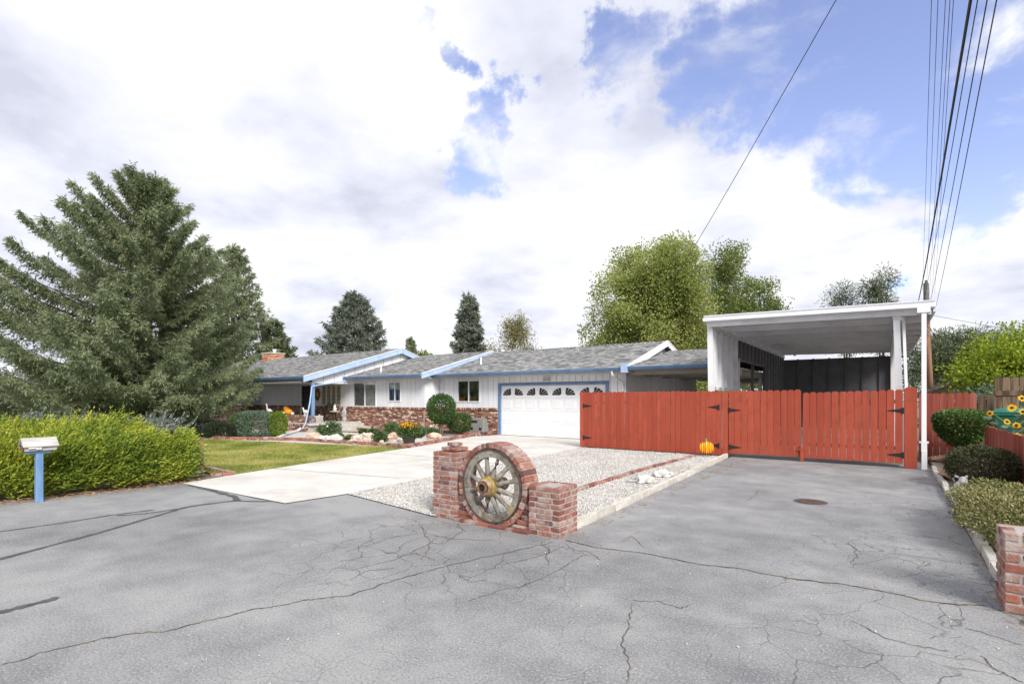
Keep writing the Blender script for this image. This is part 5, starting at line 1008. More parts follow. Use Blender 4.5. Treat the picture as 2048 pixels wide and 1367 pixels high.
# the rim facing the street is a near vertical wall of sprays
RNG = np.random.default_rng(77); rim = []
for p, q, n in ((JP[0], JP[1], 9000), (JP[1], JP[2], 3000), (JP[2], JP[3], 5000), (JP[3], JP[4], 6000), (JP[8], JP[0], 4000)):
    p, q = np.array(p), np.array(q); tt = RNG.random(n); e = q - p; nr = np.array([e[1], -e[0]]) / np.linalg.norm(e); nr = nr if (nr @ (np.array([-15, 3.2]) - p)) < 0 else -nr
    z = RNG.random(n) ** 0.9 * 0.74; bulge = 0.10 * np.sin(z * 3.1) + 0.05 * np.sin(tt * 40) + RNG.normal(0, 0.05, n) - 0.10 - 0.42 * z ** 2
    xy = p + tt[:, None] * e + nr * bulge[:, None]; rim.append((np.column_stack([xy, z + 0.02]), np.column_stack([np.tile(nr, (n, 1)) * 0.7, np.full(n, 0.5)]) + np.array([0.1, 0.35, 0.2]) + RNG.normal(0, 0.35, (n, 3))))
P = np.concatenate([r[0] for r in rim]) - np.array([*np.array(JP).mean(0), 0]); D = np.concatenate([r[1] for r in rim])
kk = RNG.permutation(len(P))[:4200]; sprays(P[kk], unit(D[kk] + np.array([0.0, 0.35, 0.1])), (0.06, 0.13), 0.026, 'juniper gold', jun, 'skirt')
GJ = [(-17, 7.6), (-17, 9.6), (-27, 9.2), (-27, 5.5), (-21, 5.6)]
def gh(P): h = 0.75 + 0.22 * np.sin(P[:, 0] * 1.1) * np.cos(P[:, 1] * 1.4); return h, 0 * h, 0 * h
GJ = [(-19, 6.2), (-18.6, 7.6), (-30, 7.6), (-34, 3.0), (-22, 3.2)]
juniper('juniper_shrub', 'low grey blue juniper behind the golden hedge under the spruce', GJ, gh, 16000, 'juniper grey', 22, (0.08, 0.18), 0.04)
P = np.column_stack([np.concatenate([RNG.uniform(-11.3, -10.7, 700), RNG.normal(0.95, 0.10, 420), RNG.normal(-3.0, 0.06, 200)]), np.concatenate([RNG.uniform(1.6, 4.7, 700), RNG.uniform(5.0, 7.5, 420), RNG.uniform(5.5, 14.5, 200)]), np.full(1320, 0.008)])
tag(link('leaf_litter', blades('leaf_litter', P, np.column_stack([RNG.normal(0, 1, (1320, 2)), RNG.uniform(0, .12, 1320)]), RNG.uniform(0.04, 0.12, 1320), 0.009), 'litter', kind='stuff'), 'dry brown needles gathered along the asphalt edges', 'leaf litter')
# loose stones and chips on the worn asphalt
gp = scatter([(-4.5, 0.8), (2.2, 0.8), (2.6, 4.4), (0.6, 5.4), (-2.8, 5.0)], 160); Vv = oct_v[None] * RNG.uniform(0.003, 0.009, (160, 1, 1)) + RNG.normal(0, 0.0015, (160, 6, 3)) + np.column_stack([gp, np.full(160, 0.005)])[:, None]
tag(link('grit', npmesh('grit', Vv.reshape(-1, 3), (oct_f[None] + (np.arange(160) * 6)[:, None, None]).reshape(-1, 3)), 'gravel stones', kind='stuff'), 'scattered small stones on the cracked asphalt', 'grit')

# ------------------------------------------------------------------ garden shrubs
def gs(px, py): q = G(px, py); return (q[0], q[1], 0)
shrub('clipped_shrub', 'large rounded grey green clipped shrub under the goose statue', gs(512, 873), (0.85, 0.75, 0.55), 9000, 'sage leaves', 0.06, 0.032, 51, 3.0, 0.53)
shrub('clipped_shrub', 'dark green clipped shrub tucked left of the grey green one', gs(480, 873), (0.40, 0.45, 0.50), 4000, 'box leaves', 0.06, 0.032, 52, 2.6, 0.48)
shrub('clipped_shrub', 'bright lime egg shaped shrub beside the porch base', gs(555, 873), (0.36, 0.36, 0.53), 5000, 'lime shrub leaves', 0.055, 0.03, 53, 2.4, 0.52)
shrub('clipped_shrub', 'low very dark box shrub below the picture window, nearer the juniper', gs(413, 874), (0.55, 0.5, 0.36), 4000, 'dark shrub leaves', 0.06, 0.035, 54, 4.0, 0.36)
shrub('clipped_shrub', 'low very dark box shrub below the picture window, nearer the grey green shrub', gs(438, 876), (0.50, 0.5, 0.30), 4000, 'dark shrub leaves', 0.06, 0.035, 55, 4.0, 0.30)
tb = G(886, 865, 0.17)
shrub('ball_topiary', 'dense dark green ball topiary on bare stems against the house corner', (tb[0], tb[1] - 0.1, 0.16), (0.56, 0.56, 0.62), 8500, 'box leaves', 0.065, 0.04, 56, 2.3, 1.02, stems=6)
bb = G(928, 862, 0.17)
shrub('mound_shrub', 'low green mound shrub beside the grey plastic cover', (bb[0], bb[1] - 0.25, 0.16), (0.58, 0.50, 0.41), 7000, 'box leaves', 0.055, 0.035, 57, 2.3, 0.40)
for i, (px, py, r, h, lb) in enumerate(((645, 872, 0.26, 0.42, 'leafy rose bush nearest the white drain pipe'), (664, 876, 0.34, 0.62, 'tall leafy rose bush with white blooms in front of porch bench'), (675, 882, 0.22, 0.3, 'small rose bush below the tall one at lawn border'), (700, 884, 0.2, 0.22, 'little green bush among white rocks at lawn border'), (760, 884, 0.26, 0.36, 'round rose bush beside the lawn border bricks'), (783, 872, 0.36, 0.55, 'spreading rose bush behind the potted flowers'), (838, 876, 0.26, 0.42, 'rose bush between flower pot and squirrel statue'), (862, 874, 0.34, 0.36, 'low leafy bush at the driveway end of rock garden'), (726, 868, 0.16, 0.22, 'tiny seedling bush near the walkway'), (745, 870, 0.18, 0.26, 'small seedling bush right of the tiny one near the walkway'))):
    t = shrub('rose_bush', lb, gs(px, py), (r, r, h * 0.55), int(500 + 2600 * r), 'rose leaves', 0.07, 0.045, 60 + i, 2.0, h * 0.55, 0.7, rough=0.25)
    if i < 3:
        mb = MB(); rr = random.Random(i)
        for k in range(5): mb.ball((rr.uniform(-r, r), rr.uniform(-r, r), h * rr.uniform(0.6, 1.1)), 0.035, 7, 5)
        mb.build('blossom', 'rosewhite', t)
rr = random.Random(5)
for i in range(34):
    u = i / 33; px = 628 + (872 - 628) * u + rr.uniform(-6, 6); py = 878 + 5 * math.sin(u * 3.1) + rr.uniform(-6, 4) - 3 * u
    big = i % 3 == 0; s = rr.uniform(0.26, 0.36) if big else rr.uniform(0.12, 0.2); mm = ('stone', 'rocktan', 'rockwhite')[i % 4 % 3]
    word = {'stone': 'mottled', 'rocktan': 'tan', 'rockwhite': 'white'}[mm]
    rock('garden_rock', ('big ' if big else 'small ') + word + ' rock in the bed between lawn border and walkway', (*G(px, py), 0.0), (s, s * 0.75, s * 0.55), mm, group=('big ' if big else 'small ') + word + ' rocks of the rock garden', seed=i)
for i in range(22):
    px = rr.uniform(640, 850); py = rr.uniform(870, 876); s = rr.uniform(0.08, 0.14); rock('garden_rock', 'cobble sized white rock along the walkway side of the rock garden', (*G(px, py), 0.0), (s, s * 0.8, s * 0.6), 'rockwhite', group='white cobbles by the walkway', seed=100 + i)
rock('garden_rock', 'flat rust coloured rock at the faded red fence end of the planted bed', (1.25, 16.9, 0.02), (0.42, 0.26, 0.12), 'rockred', seed=71)
rock('garden_rock', 'pointed rust coloured rock beside the dark mound bush', (1.18, 13.2, 0.02), (0.34, 0.24, 0.20), 'rockred', seed=73)
# potted flowers
pp_ = gs(818, 890); fp = thing('flower_pot', 'brown pot overflowing with orange and yellow flowers at the driveway edge', 'flower pot', pp_)
MB().lathe([(0.17, 0.0), (0.245, 0.33), (0.26, 0.33), (0.26, 0.37), (0.23, 0.37), (0.22, 0.33), (0.0, 0.32)], seg=20).build('pot', 'pot', fp, smooth=True)
RNG = np.random.default_rng(3); n = 2600; dv = unit(RNG.normal(size=(n, 3))); P = dv * np.array([0.42, 0.42, 0.26]) * RNG.random((n, 1)) ** 0.4 + np.array([0, 0, 0.50]); fol(blades('leaves', P, dv + np.array([0, 0, .2]) + RNG.normal(0, .5, (n, 3)), 0.09, 0.035), 'rose leaves', fp, 'leaves')
n = 900; dv = unit(RNG.normal(size=(n, 3))); dv[:, 2] = np.abs(dv[:, 2]); P = dv * np.array([0.36, 0.36, 0.24]) * RNG.uniform(0.85, 1.05, (n, 1)) + np.array([0, 0, 0.54]); P = P[P[:, 2] > 0.62]; fol(blades('blossoms', P, RNG.normal(0, 1, (len(P), 3)) + np.array([0, -.3, .6]), 0.055, 0.05), 'mum', fp, 'blossoms')
# grey plastic cover
gb = G(958, 862, 0.0); gb = thing('utility_cover', 'speckled grey moulded plastic cover on the brick planter beside garage door', 'utility cover', (XY(958, 17.1), 17.1, 0.17), 0.05)
MB().hexa([(-0.40, -0.22, 0), (0.40, -0.22, 0), (0.40, 0.22, 0), (-0.40, 0.22, 0), (-0.35, -0.13, 0.60), (0.35, -0.13, 0.60), (0.35, 0.13, 0.60), (-0.35, 0.13, 0.60)]).build('shell', 'boxgrey', gb, 0.04)
MB().hexa([(-0.30, -0.180, 0.42), (0.02, -0.180, 0.42), (0.02, -0.14, 0.42), (-0.30, -0.14, 0.42), (-0.29, -0.168, 0.50), (0.02, -0.168, 0.50), (0.02, -0.13, 0.50), (-0.29, -0.13, 0.50)]).build('handle_slot', 'black', gb)
for k in range(8):
    x = -0.30 + k * 0.035 + (0.32 if k > 3 else 0.0); MB().box(x, x + 0.016, -0.222, -0.19, 0.10, 0.20).build('vent', 'black', gb)
# right bed plants
shrub('flat_topiary', 'flat topped bright green topiary on forked stems before the faded red fence', (1.58, 17.1, 0.02), (0.50, 0.50, 0.44), 8500, 'topiary leaves', 0.07, 0.042, 81, 2.6, 0.86, stems=5, taper=0.35)
shrub('mound_shrub', 'dark dense mound bush between the topiary and the lamb ornament', (1.45, 12.7, 0.02), (0.50, 0.68, 0.34), 11000, 'yew leaves', 0.05, 0.022, 82, 2.4, 0.36)
shrub('spreading_shrub', 'loose yellow green bush spilling over the kerb edging by the brick pier', (1.44, 8.2, 0.02), (0.72, 1.55, 0.27), 44000, 'barberry leaves', 0.032, 0.018, 83, 2.6, 0.28, depth=0.45, rough=0.14, up=0.5)
def blob(name, m, parts, vox=0.012, parent=None, loc=None):
    mb = MB()
    for c, r in parts: mb.ball(c, r, 14, 10)
    me = bpy.data.meshes.new(name); me.from_pydata(mb.v, [], mb.f); me.update(); o = link(name, me, m, parent, loc)
    md = o.modifiers.new('merge', 'REMESH'); md.mode = 'VOXEL'; md.voxel_size = vox; md.use_smooth_shade = True
    s = o.modifiers.new('soften', 'SMOOTH'); s.iterations = 4; s.factor = 0.5; return o
lam = thing('lamb_ornament', 'white lamb head ornament peeking over the yellow green bush', 'ornament', (*G(1921, 985), 0.0), R(-70)); lam.scale = (0.8, 0.8, 0.8)
blob('body', 'statuepale', [((0, 0, 0.13), (0.14, 0.11, 0.13)), ((0.09, 0, 0.27), (0.085, 0.075, 0.10)), ((0.16, 0, 0.25), (0.07, 0.05, 0.05))], 0.012, lam)
for s in (-1, 1): MB().tube([(0.06, s * 0.06, 0.34), (0.02, s * 0.10, 0.36), (-0.03, s * 0.12, 0.30), (0.02, s * 0.12, 0.24)], [0.025, 0.028, 0.022, 0.01], 7).build('horn', 'statuegrey', lam, smooth=True)
# sunflowers and bin beyond the short fence
bn = thing('wheeled_bin', 'green plastic wheeled bin standing behind the short red fence', 'bin', (2.72, 17.0, 0.0), R(-25))
MB().hexa([(-0.36, -0.34, 0.08), (0.36, -0.34, 0.08), (0.36, 0.34, 0.08), (-0.36, 0.34, 0.08), (-0.46, -0.44, 1.22), (0.46, -0.44, 1.22), (0.46, 0.44, 1.22), (-0.46, 0.44, 1.22)]).build('body', 'bin', bn, 0.03)
MB().box(-0.50, 0.50, -0.48, 0.48, 1.22, 1.28).build('rim', 'bin', bn, 0.015); MB().hexa([(-0.50, -0.50, 1.285), (0.50, -0.50, 1.285), (0.50, 0.48, 1.285), (-0.50, 0.48, 1.285), (-0.42, -0.40, 1.38), (0.42, -0.40, 1.38), (0.42, 0.40, 1.40), (-0.42, 0.40, 1.40)]).build('lid', 'bin', bn, 0.02)
for s in (-1, 1): MB().lathe([(0.12, -0.03), (0.12, 0.03)], (s * 0.34, 0.36, 0.12), 'x', 14).build('wheel', 'tyre', bn)
rr = random.Random(9)
for i, (px, py, D, fac) in enumerate(((2024, 815, 10.2, 0), (1980, 826, 10.6, -0.5), (2044, 796, 9.8, 0.4), (2014, 843, 10.0, 0.6), (2033, 850, 9.7, 0), (2046, 823, 9.9, 0.3), (2034, 872, 9.6, 0.1), (2060, 862, 9.6, 0))):
    x, y = WD(D, px); zf = CAMH - (py - HZ) * D / FPX; bx_ = 2.45 + 0.05 * i; by_ = y + 0.3
    labels = ['sunflower facing the street with the widest bloom above the green bin rim', 'sunflower nodding outward at the free end of the short red fence', 'tallest sunflower of the clump behind the short red fence', 'sunflower with narrow sideways bloom low before the green bin', 'mid height sunflower bloom below the widest one', 'sunflower bloom level with the bin rim beside the tallest one', 'lowest sunflower bloom just over the short red fence', 'sunflower bloom at the outer side of the clump near fence top']
    t = thing('sunflower', labels[i], 'sunflower', (bx_, by_, 0), 0, 'sunflowers behind the short fence'); hd = Vector((x - bx_, y - by_, zf)); toc = Vector((-x, -y, CAMH - zf)).normalized(); toc = (toc + Vector((fac * CT, fac * ST, 0.25))).normalized()
    MB().tube([(0, 0, -0.02), (0.04, 0, zf * 0.5), hd * 0.9 + Vector((0, 0, zf * 0.08)), hd], [0.014, 0.011, 0.008, 0.006], 6).build('stalk', 'stem', t)
    q = toc.to_track_quat('Z', 'Y'); pm = MB(); npet = 15; rp = 0.062 if i else 0.08
    for k in range(npet):
        a = 2 * math.pi * k / npet + rr.uniform(-.1, .1); u, v = Vector((math.cos(a), math.sin(a), 0)), Vector((-math.sin(a), math.cos(a), 0)); b = len(pm.v)
        for w in (u * 0.02, u * rp * 0.6 + v * 0.017 + Vector((0, 0, .008)), u * rp * rr.uniform(.9, 1.15), u * rp * 0.6 - v * 0.017 + Vector((0, 0, .008))): pm.v.append(tuple(q @ w))
        pm.f.append((b, b + 1, b + 2, b + 3))
    pm.build('petals', 'petal', t, loc=hd); dm = MB().lathe([(0.024, -0.01), (0.027, 0.004), (0.018, 0.012), (0.0, 0.016)], seg=12); dm.v = [tuple(q @ Vector(v)) for v in dm.v]; dm.build('seed_disc', 'seed', t, loc=hd + toc * 0.006)
    RNG = np.random.default_rng(i); n = 26; zz = RNG.uniform(0.3, 0.95, n); P = np.outer(zz, np.array(hd)); fol(blades('leaves', P, RNG.normal(0, 1, (n, 3)) * [1, 1, .5], 0.16, 0.085), 'sage leaves', t, 'leaves')

# ------------------------------------------------------------------ mailbox
mx, my = G(78, 1003); mbx = thing('mailbox', 'grey weathered wooden mailbox with gabled lid on blue post', 'mailbox', (mx, my, 0), R(92))
MB().box(-0.045, 0.045, -0.045, 0.045, -0.05, 0.80).build('post', 'postblue', mbx, 0.006); MB().box(-0.16, 0.14, -0.05, 0.05, 0.765, 0.815).build('bracket', 'postblue', mbx, 0.005)
bxm = MB().prism([(-0.19, -0.10, 0.815), (-0.19, 0.10, 0.815), (-0.19, 0.11, 0.89), (-0.19, 0.0, 0.985), (-0.19, -0.11, 0.89)], (0.38, 0, 0)).build('box', 'mailroof', mbx)
for s in (-1, 1): MB().hexa([(-0.215, s * 0.0, 1.0), (0.21, s * 0.0, 1.0), (0.21, s * 0.138, 0.876), (-0.215, s * 0.138, 0.876), (-0.215, 0, 1.016), (0.21, 0, 1.016), (0.21, s * 0.142, 0.888), (-0.215, s * 0.142, 0.888)]).build('roof_board', 'mailroof', mbx)
MB().box(-0.15, -0.02, -0.132, -0.118, 0.852, 0.868).box(-0.06, 0.0, -0.132, -0.118, 0.838, 0.866).build('flag', 'trimwhite', bxm)
MB().box(-0.203, -0.191, -0.085, 0.085, 0.82, 0.905).build('door', 'oldwood', bxm)

# ------------------------------------------------------------------ ornaments
def goose(label, loc, rz, s=1.0, up=True):
    t = thing('goose_statue', label, 'statue', loc, rz); t.scale = (s, s, s)
    parts = [((0, 0, 0.24), (0.20, 0.13, 0.14)), ((-0.14, 0, 0.22), (0.12, 0.08, 0.08)), ((-0.25, 0, 0.22), (0.07, 0.05, 0.035))]
    pth = [(0.13, 0.30), (0.17, 0.40), (0.175, 0.50), (0.18, 0.60), (0.20, 0.66)] if up else [(0.14, 0.28), (0.19, 0.35), (0.20, 0.42), (0.21, 0.47)]
    for k, (x, z) in enumerate(pth): parts.append(((x, 0, z), (0.058 - 0.003 * k, 0.055 - 0.003 * k, 0.07)))
    hx, hz = pth[-1]; parts.append(((hx + 0.03, 0, hz + 0.02), (0.065, 0.05, 0.05))); parts += [((0.04, 0.05, 0.07), (0.04, 0.03, 0.09)), ((0.04, -0.05, 0.07), (0.04, 0.03, 0.09)), ((0.07, 0, 0.015), (0.14, 0.11, 0.025))]
    blob('body', 'statue', parts, 0.014, t); MB().lathe([(0.026, 0), (0.02, 0.05), (0.004, 0.09)], (hx + 0.08, 0, hz + 0.015), 'x', 10).build('beak', 'beak', t, smooth=True); return t
def onledge(px): return (XY(px, 14.6), 14.6, 0.785)
goose('tall white goose statue with upright neck on the porch ledge', onledge(538), R(200), 0.76)
goose('white duck statue resting by the front door', onledge(611), R(190), 0.72, False); goose('small white duck statue half hidden behind the blue porch post', (XY(634, 15.6), 15.6, 0.42), R(10), 0.7, False)
def pumpkin(name, label, loc, r, m, sq=0.8, cat='pumpkin', ribs=10):
    t = thing(name, label, cat, loc); mb = MB(); seg, rings = 40, 12
    for i in range(rings + 1):
        ph = math.pi * i / rings
        for k in range(seg):
            a = 2 * math.pi * k / seg; rr_ = r * math.sin(ph) * (1 + 0.09 * abs(math.cos(ribs * a / 2)) - 0.05) ; mb.v.append((rr_ * math.cos(a), rr_ * math.sin(a), r * sq * (1 - 0.12 * math.exp(-8 * math.sin(ph))) * math.cos(ph) + r * sq))
    for i in range(rings):
        for k in range(seg): mb.f.append((i * seg + k, i * seg + (k + 1) % seg, (i + 1) * seg + (k + 1) % seg, (i + 1) * seg + k))
    mb.build('body', m, t, smooth=True); MB().tube([(0, 0, 2 * r * sq * 0.86), (0.01, 0, 2 * r * sq + 0.02), (0.035, 0.01, 2 * r * sq + 0.06)], [0.03, 0.02, 0.018], 7).build('stalk', 'stem', t); return t
pumpkin('pumpkin', 'large orange pumpkin in the middle of the porch ledge group', onledge(577), 0.19, 'orange'); pumpkin('pumpkin', 'pale cream pumpkin on the door side of the large orange one', (*onledge(585)[:2], 0.785), 0.085, 'statue'); pumpkin('pumpkin', 'pale gourd on the goose side of the large orange pumpkin', (*onledge(568)[:2], 0.785), 0.095, 'cream')
lf = thing('corn_bundle', 'small bundle of orange autumn leaves behind the porch pumpkins', 'decoration', (*onledge(570)[:2], 0.785)); RNG = np.random.default_rng(4); P = RNG.normal(0, 0.09, (160, 3)) * [1, .6, .8] + [-0.1, 0.12, 0.22]; P[:, 2] = np.abs(P[:, 2]); fol(blades('leaves', P, RNG.normal(0, 1, (160, 3)), 0.09, 0.06), 'mum', lf, 'leaves'); MB().tube([(-0.1, 0.12, 0), (-0.1, 0.12, 0.3)], 0.03, 6).build('stalks', 'cream', lf)
wr = thing('wreath', 'brown autumn wreath hung beside the front door', 'wreath', (XY(633, 16.9), 16.98, 1.85)); RNG = np.random.default_rng(6); a = RNG.uniform(0, 6.28, 900); r_ = 0.20 + RNG.normal(0, .035, 900); P = np.column_stack([r_ * np.cos(a), RNG.uniform(-.07, 0, 900), 1.25 * r_ * np.sin(a)])
M['wreath'] = mat('wreath leaves', [(0.16, 0.05, 0.02), (0.35, 0.12, 0.03), (0.45, 0.25, 0.06)], 5, isl=0.8); fol(blades('leaves', P, RNG.normal(0, 1, (900, 3)), 0.07, 0.04), 'wreath', wr, 'leaves')
mbw = MB(); mbw.tube([(0.2 * math.cos(k * 0.5236), -0.015, 0.25 * math.sin(k * 0.5236)) for k in range(13)], 0.02, 6); mbw.build('ring', 'bark', wr)
# iron bench, table, figure
bx, by = XY(652, 16.2), 16.2; be = thing('iron_bench', 'black wrought iron bench on the porch below the shuttered window', 'bench', (bx, by, 0.42))
MB().box(-0.55, 0.55, -0.22, 0.22, 0.40, 0.43).build('seat', 'iron', be, 0.008)
for sx_ in (-1, 1):
    for sy in (-1, 1): MB().tube([(sx_ * 0.50, sy * 0.19, 0.41), (sx_ * 0.53, sy * 0.22, 0.2), (sx_ * 0.55, sy * 0.25, 0.0)], 0.02, 6).build('leg', 'iron', be)
    MB().tube([(sx_ * 0.55, 0.2, 0.42), (sx_ * 0.57, 0.2, 0.65), (sx_ * 0.57, 0, 0.66), (sx_ * 0.57, -0.2, 0.62), (sx_ * 0.55, -0.2, 0.42)], 0.018, 6).build('armrest', 'iron', be)
bk = MB().tube([(-0.55, 0.22, 0.42), (-0.55, 0.26, 0.75), (-0.3, 0.27, 0.84), (0, 0.27, 0.88), (0.3, 0.27, 0.84), (0.55, 0.26, 0.75), (0.55, 0.22, 0.42)], 0.02, 6)
bk.build('backrest', 'iron', be)
for k in range(12): x = -0.48 + k * 0.087; MB().tube([(x, 0.235, 0.42), (x + 0.06 * (-1) ** k, 0.255, 0.62), (x, 0.265, 0.80 + 0.05 * (1 - abs(x) / 0.55))], 0.016, 5).build('scroll_bar', 'iron', be)
ta = thing('side_table', 'small black iron side table beside the porch bench', 'table', (XY(670, 16.3), 16.3, 0.42)); MB().lathe([(0.26, 0.50), (0.27, 0.52), (0.26, 0.54)], seg=20).build('top', 'curtain', ta)
for k in range(3): a = k * 2.094; MB().tube([(0.18 * math.cos(a), 0.18 * math.sin(a), 0.51), (0.08 * math.cos(a), 0.08 * math.sin(a), 0.25), (0.22 * math.cos(a), 0.22 * math.sin(a), 0)], 0.014, 6).build('leg', 'iron', ta)
cat = thing('rabbit_figure', 'white rabbit figure with upright ears on the porch side table', 'figure', (XY(670, 16.3), 16.3, 0.96)); blob('body', 'statue', [((0, 0, 0.10), (0.10, 0.09, 0.11)), ((0, -0.02, 0.23), (0.07, 0.07, 0.07)), ((0.035, 0, 0.33), (0.018, 0.012, 0.07)), ((-0.035, 0, 0.33), (0.018, 0.012, 0.07))], 0.012, cat); MB().box(-0.06, 0.06, -0.12, -0.09, 0.02, 0.1).build('bow', 'orange', cat, 0.01)
st = thing('garden_statue', 'grey robed figure statue with folded hands at the porch end', 'statue', (XY(690, 16.35) - 0.05, 16.35, 0.42))
blob('figure', 'statuegrey', [((0, 0, 0.12), (0.15, 0.12, 0.14)), ((0, 0, 0.32), (0.135, 0.11, 0.20)), ((0, 0, 0.52), (0.15, 0.10, 0.13)), ((0, 0, 0.64), (0.09, 0.08, 0.09)), ((0, -0.015, 0.745), (0.065, 0.07, 0.085)), ((-0.12, -0.03, 0.42), (0.05, 0.06, 0.15)), ((0.12, -0.03, 0.42), (0.05, 0.06, 0.15)), ((0, -0.11, 0.50), (0.035, 0.04, 0.06)), ((0, 0.03, 0.72), (0.08, 0.06, 0.10))], 0.014, st); MB().lathe([(0.17, 0.0), (0.17, 0.035), (0.14, 0.05), (0.0, 0.05)], seg=20).build('plinth', 'statuegrey', st)
# squirrel statue, orange stake ornament and pumpkin stake
sq = thing('squirrel_statue', 'white squirrel statue at the end of the rock garden near the ball topiary', 'statue', (*G(864, 866), 0.0), R(-20)); blob('body', 'statue', [((0, 0, 0.14), (0.10, 0.09, 0.14)), ((0.07, 0, 0.30), (0.07, 0.055, 0.06)), ((0.12, 0, 0.28), (0.04, 0.03, 0.03)), ((-0.12, 0, 0.16), (0.07, 0.06, 0.14)), ((-0.14, 0, 0.30), (0.07, 0.06, 0.09)), ((0.06, 0.03, 0.37), (0.018, 0.012, 0.03)), ((0.06, -0.03, 0.37), (0.018, 0.012, 0.03)), ((0.04, 0, 0.03), (0.12, 0.09, 0.04))], 0.012, sq)
su = thing('sun_stake', 'orange sun face garden stake under the ball topiary', 'garden stake', (*G(882, 868), 0.0)); MB().tube([(0, 0, 0), (0, 0, 0.50)], 0.008, 6).build('stake', 'iron', su)
pm = MB()
for k in range(12):
    a = 2 * math.pi * k / 12; pm.prism([(0.09 * math.cos(a - .2), -0.01, 0.55 + 0.09 * math.sin(a - .2)), (0.15 * math.cos(a), -0.01, 0.55 + 0.15 * math.sin(a)), (0.09 * math.cos(a + .2), -0.01, 0.55 + 0.09 * math.sin(a + .2))], (0, 0.012, 0))
pm.build('rays', 'orange', su); MB().lathe([(0.095, 0.006), (0.095, -0.012), (0.05, -0.03), (0, -0.034)], (0, 0, 0.55), 'y', 18).build('face', 'amber', su, smooth=True)
pk = thing('pumpkin_stake', 'shiny orange and yellow metal pumpkin on wire legs before the red gate', 'garden ornament', (*G(1413, 914), 0.0), TH * 0.4)
for k in range(-3, 4):
    x = k * 0.052; w = 0.055; hgt = 0.175 * math.sqrt(max(0.1, 1 - (k / 4.0) ** 2)); pmb = MB(); pmb.ball((x, 0, 0.27), (w * (0.62 if k else 0.75), 0.05 + 0.03 * (1 - abs(k) / 4), hgt), 12, 12); pmb.build('rib', 'amber' if k % 2 == 0 else 'orange', pk, smooth=True)
MB().tube([(0, 0, 0.43), (-0.015, 0, 0.48), (0.01, 0, 0.52)], [0.03, 0.022, 0.026], 7).build('stalk', 'cream', pk)
for x in (-0.08, -0.025, 0.03, 0.09): MB().tube([(x, 0, 0.14), (x, 0, -0.01)], 0.005, 5).build('wire_leg', 'iron', pk)
RNG = np.random.default_rng(8); n = 26; fol(blades('tendrils', RNG.normal(0, .03, (n, 3)) + [-0.03, -0.02, 0.45], RNG.normal(0, 1, (n, 3)), 0.05, 0.03), 'lime shrub leaves', pk, 'tendrils')
for lb, px, py, rz, gy in (('white crouching dog ornament with grey face on the gravel strip', 1290, 968, R(190), True), ('white sleeping dog ornament on the gravel strip nearer the red gate', 1324, 956, R(-15), False)):
    t = thing('dog_ornament', lb, 'ornament', (*G(px, py), 0.02), rz + TH)
    parts = [((0, 0, 0.085), (0.15, 0.075, 0.08)), ((-0.12, 0, 0.07), (0.07, 0.07, 0.065)), ((-0.2, 0.03, 0.03), (0.07, 0.02, 0.02)), ((0.10, 0.05, 0.03), (0.08, 0.025, 0.03)), ((0.10, -0.05, 0.03), (0.08, 0.025, 0.03)), ((-0.08, 0.06, 0.03), (0.06, 0.025, 0.03)), ((-0.08, -0.06, 0.03), (0.06, 0.025, 0.03))]
    if not gy: parts += [((0.17, 0, 0.07), (0.065, 0.055, 0.05)), ((0.16, 0.05, 0.09), (0.025, 0.015, 0.03)), ((0.16, -0.05, 0.09), (0.025, 0.015, 0.03))]
    else: parts += [((0.14, 0, 0.13), (0.05, 0.05, 0.05))]
    blob('body', 'statuepale', parts, 0.010, t)
    if gy: blob('head', 'statuegrey', [((0.20, 0, 0.125), (0.055, 0.05, 0.05)), ((0.25, 0, 0.105), (0.035, 0.03, 0.025)), ((0.18, 0.045, 0.175), (0.02, 0.012, 0.035)), ((0.18, -0.045, 0.175), (0.02, 0.012, 0.035))], 0.009, t)

# ------------------------------------------------------------------ pole and wires
PD = 32.0; px_, py_ = WD(PD, 1853); up = thing('utility_pole', 'tall brown wooden utility pole beyond the carport', 'utility pole', (px_, py_, 0)); ptop = CAMH + (HZ - 566) * PD / FPX
MB().tube([(0.30, 0.2, -0.2), (0.1, 0.07, 4), (0, 0, ptop - 1.6)], [0.19, 0.165, 0.15], 12).build('shaft', 'pole', up, smooth=True); MB().tube([(0, 0, ptop - 1.6), (-0.02, 0, ptop)], [0.152, 0.14], 12).build('top_sleeve', 'poletop', up); MB().lathe([(0.05, 0), (0.09, 0.06), (0.05, 0.10), (0.08, 0.15), (0.02, 0.2)], (-0.02, 0, ptop), seg=10).build('insulator', 'poletop', up)
for k in range(6): MB().tube([(0.02, -0.16, ptop - 1.9 - 0.25 * k), (0.10, -0.22, ptop - 2.1 - 0.25 * k)], 0.03, 5).build('bracket', 'poletop', up)
def wire(label, pz, pxend, rad, group, dx=0.0, sag=0.25, name='power_line'):
    p = Vector((px_ + dx * CT, py_ + dx * ST, pz)); D1 = (pz - 0.25 - CAMH) / (HZ / FPX); x, y = WD(D1, pxend); q = Vector((x, y, pz - 0.25)); e = p + (q - p) * 1.9; pts = []
    for k in range(25):
        u = k / 24; w = p.lerp(e, u); w.z -= sag * math.sin(math.pi * min(1, u / 0.53)) * 0.6; pts.append(w)
    o = MB().tube(pts, rad, 5).build(name, 'cable', None); return tag(o, label, 'cable', group)
for i, (pz, pe, dx) in enumerate(((8.3, 1863, -0.25), (8.3, 1876, 0.0), (8.2, 1891, 0.2), (8.2, 1900, 0.35), (8.1, 1907, 0.5))): wire('thin overhead wire of the fine set running up from utility pole', pz, pe, 0.005, 'fine overhead wires', dx, 0.15)
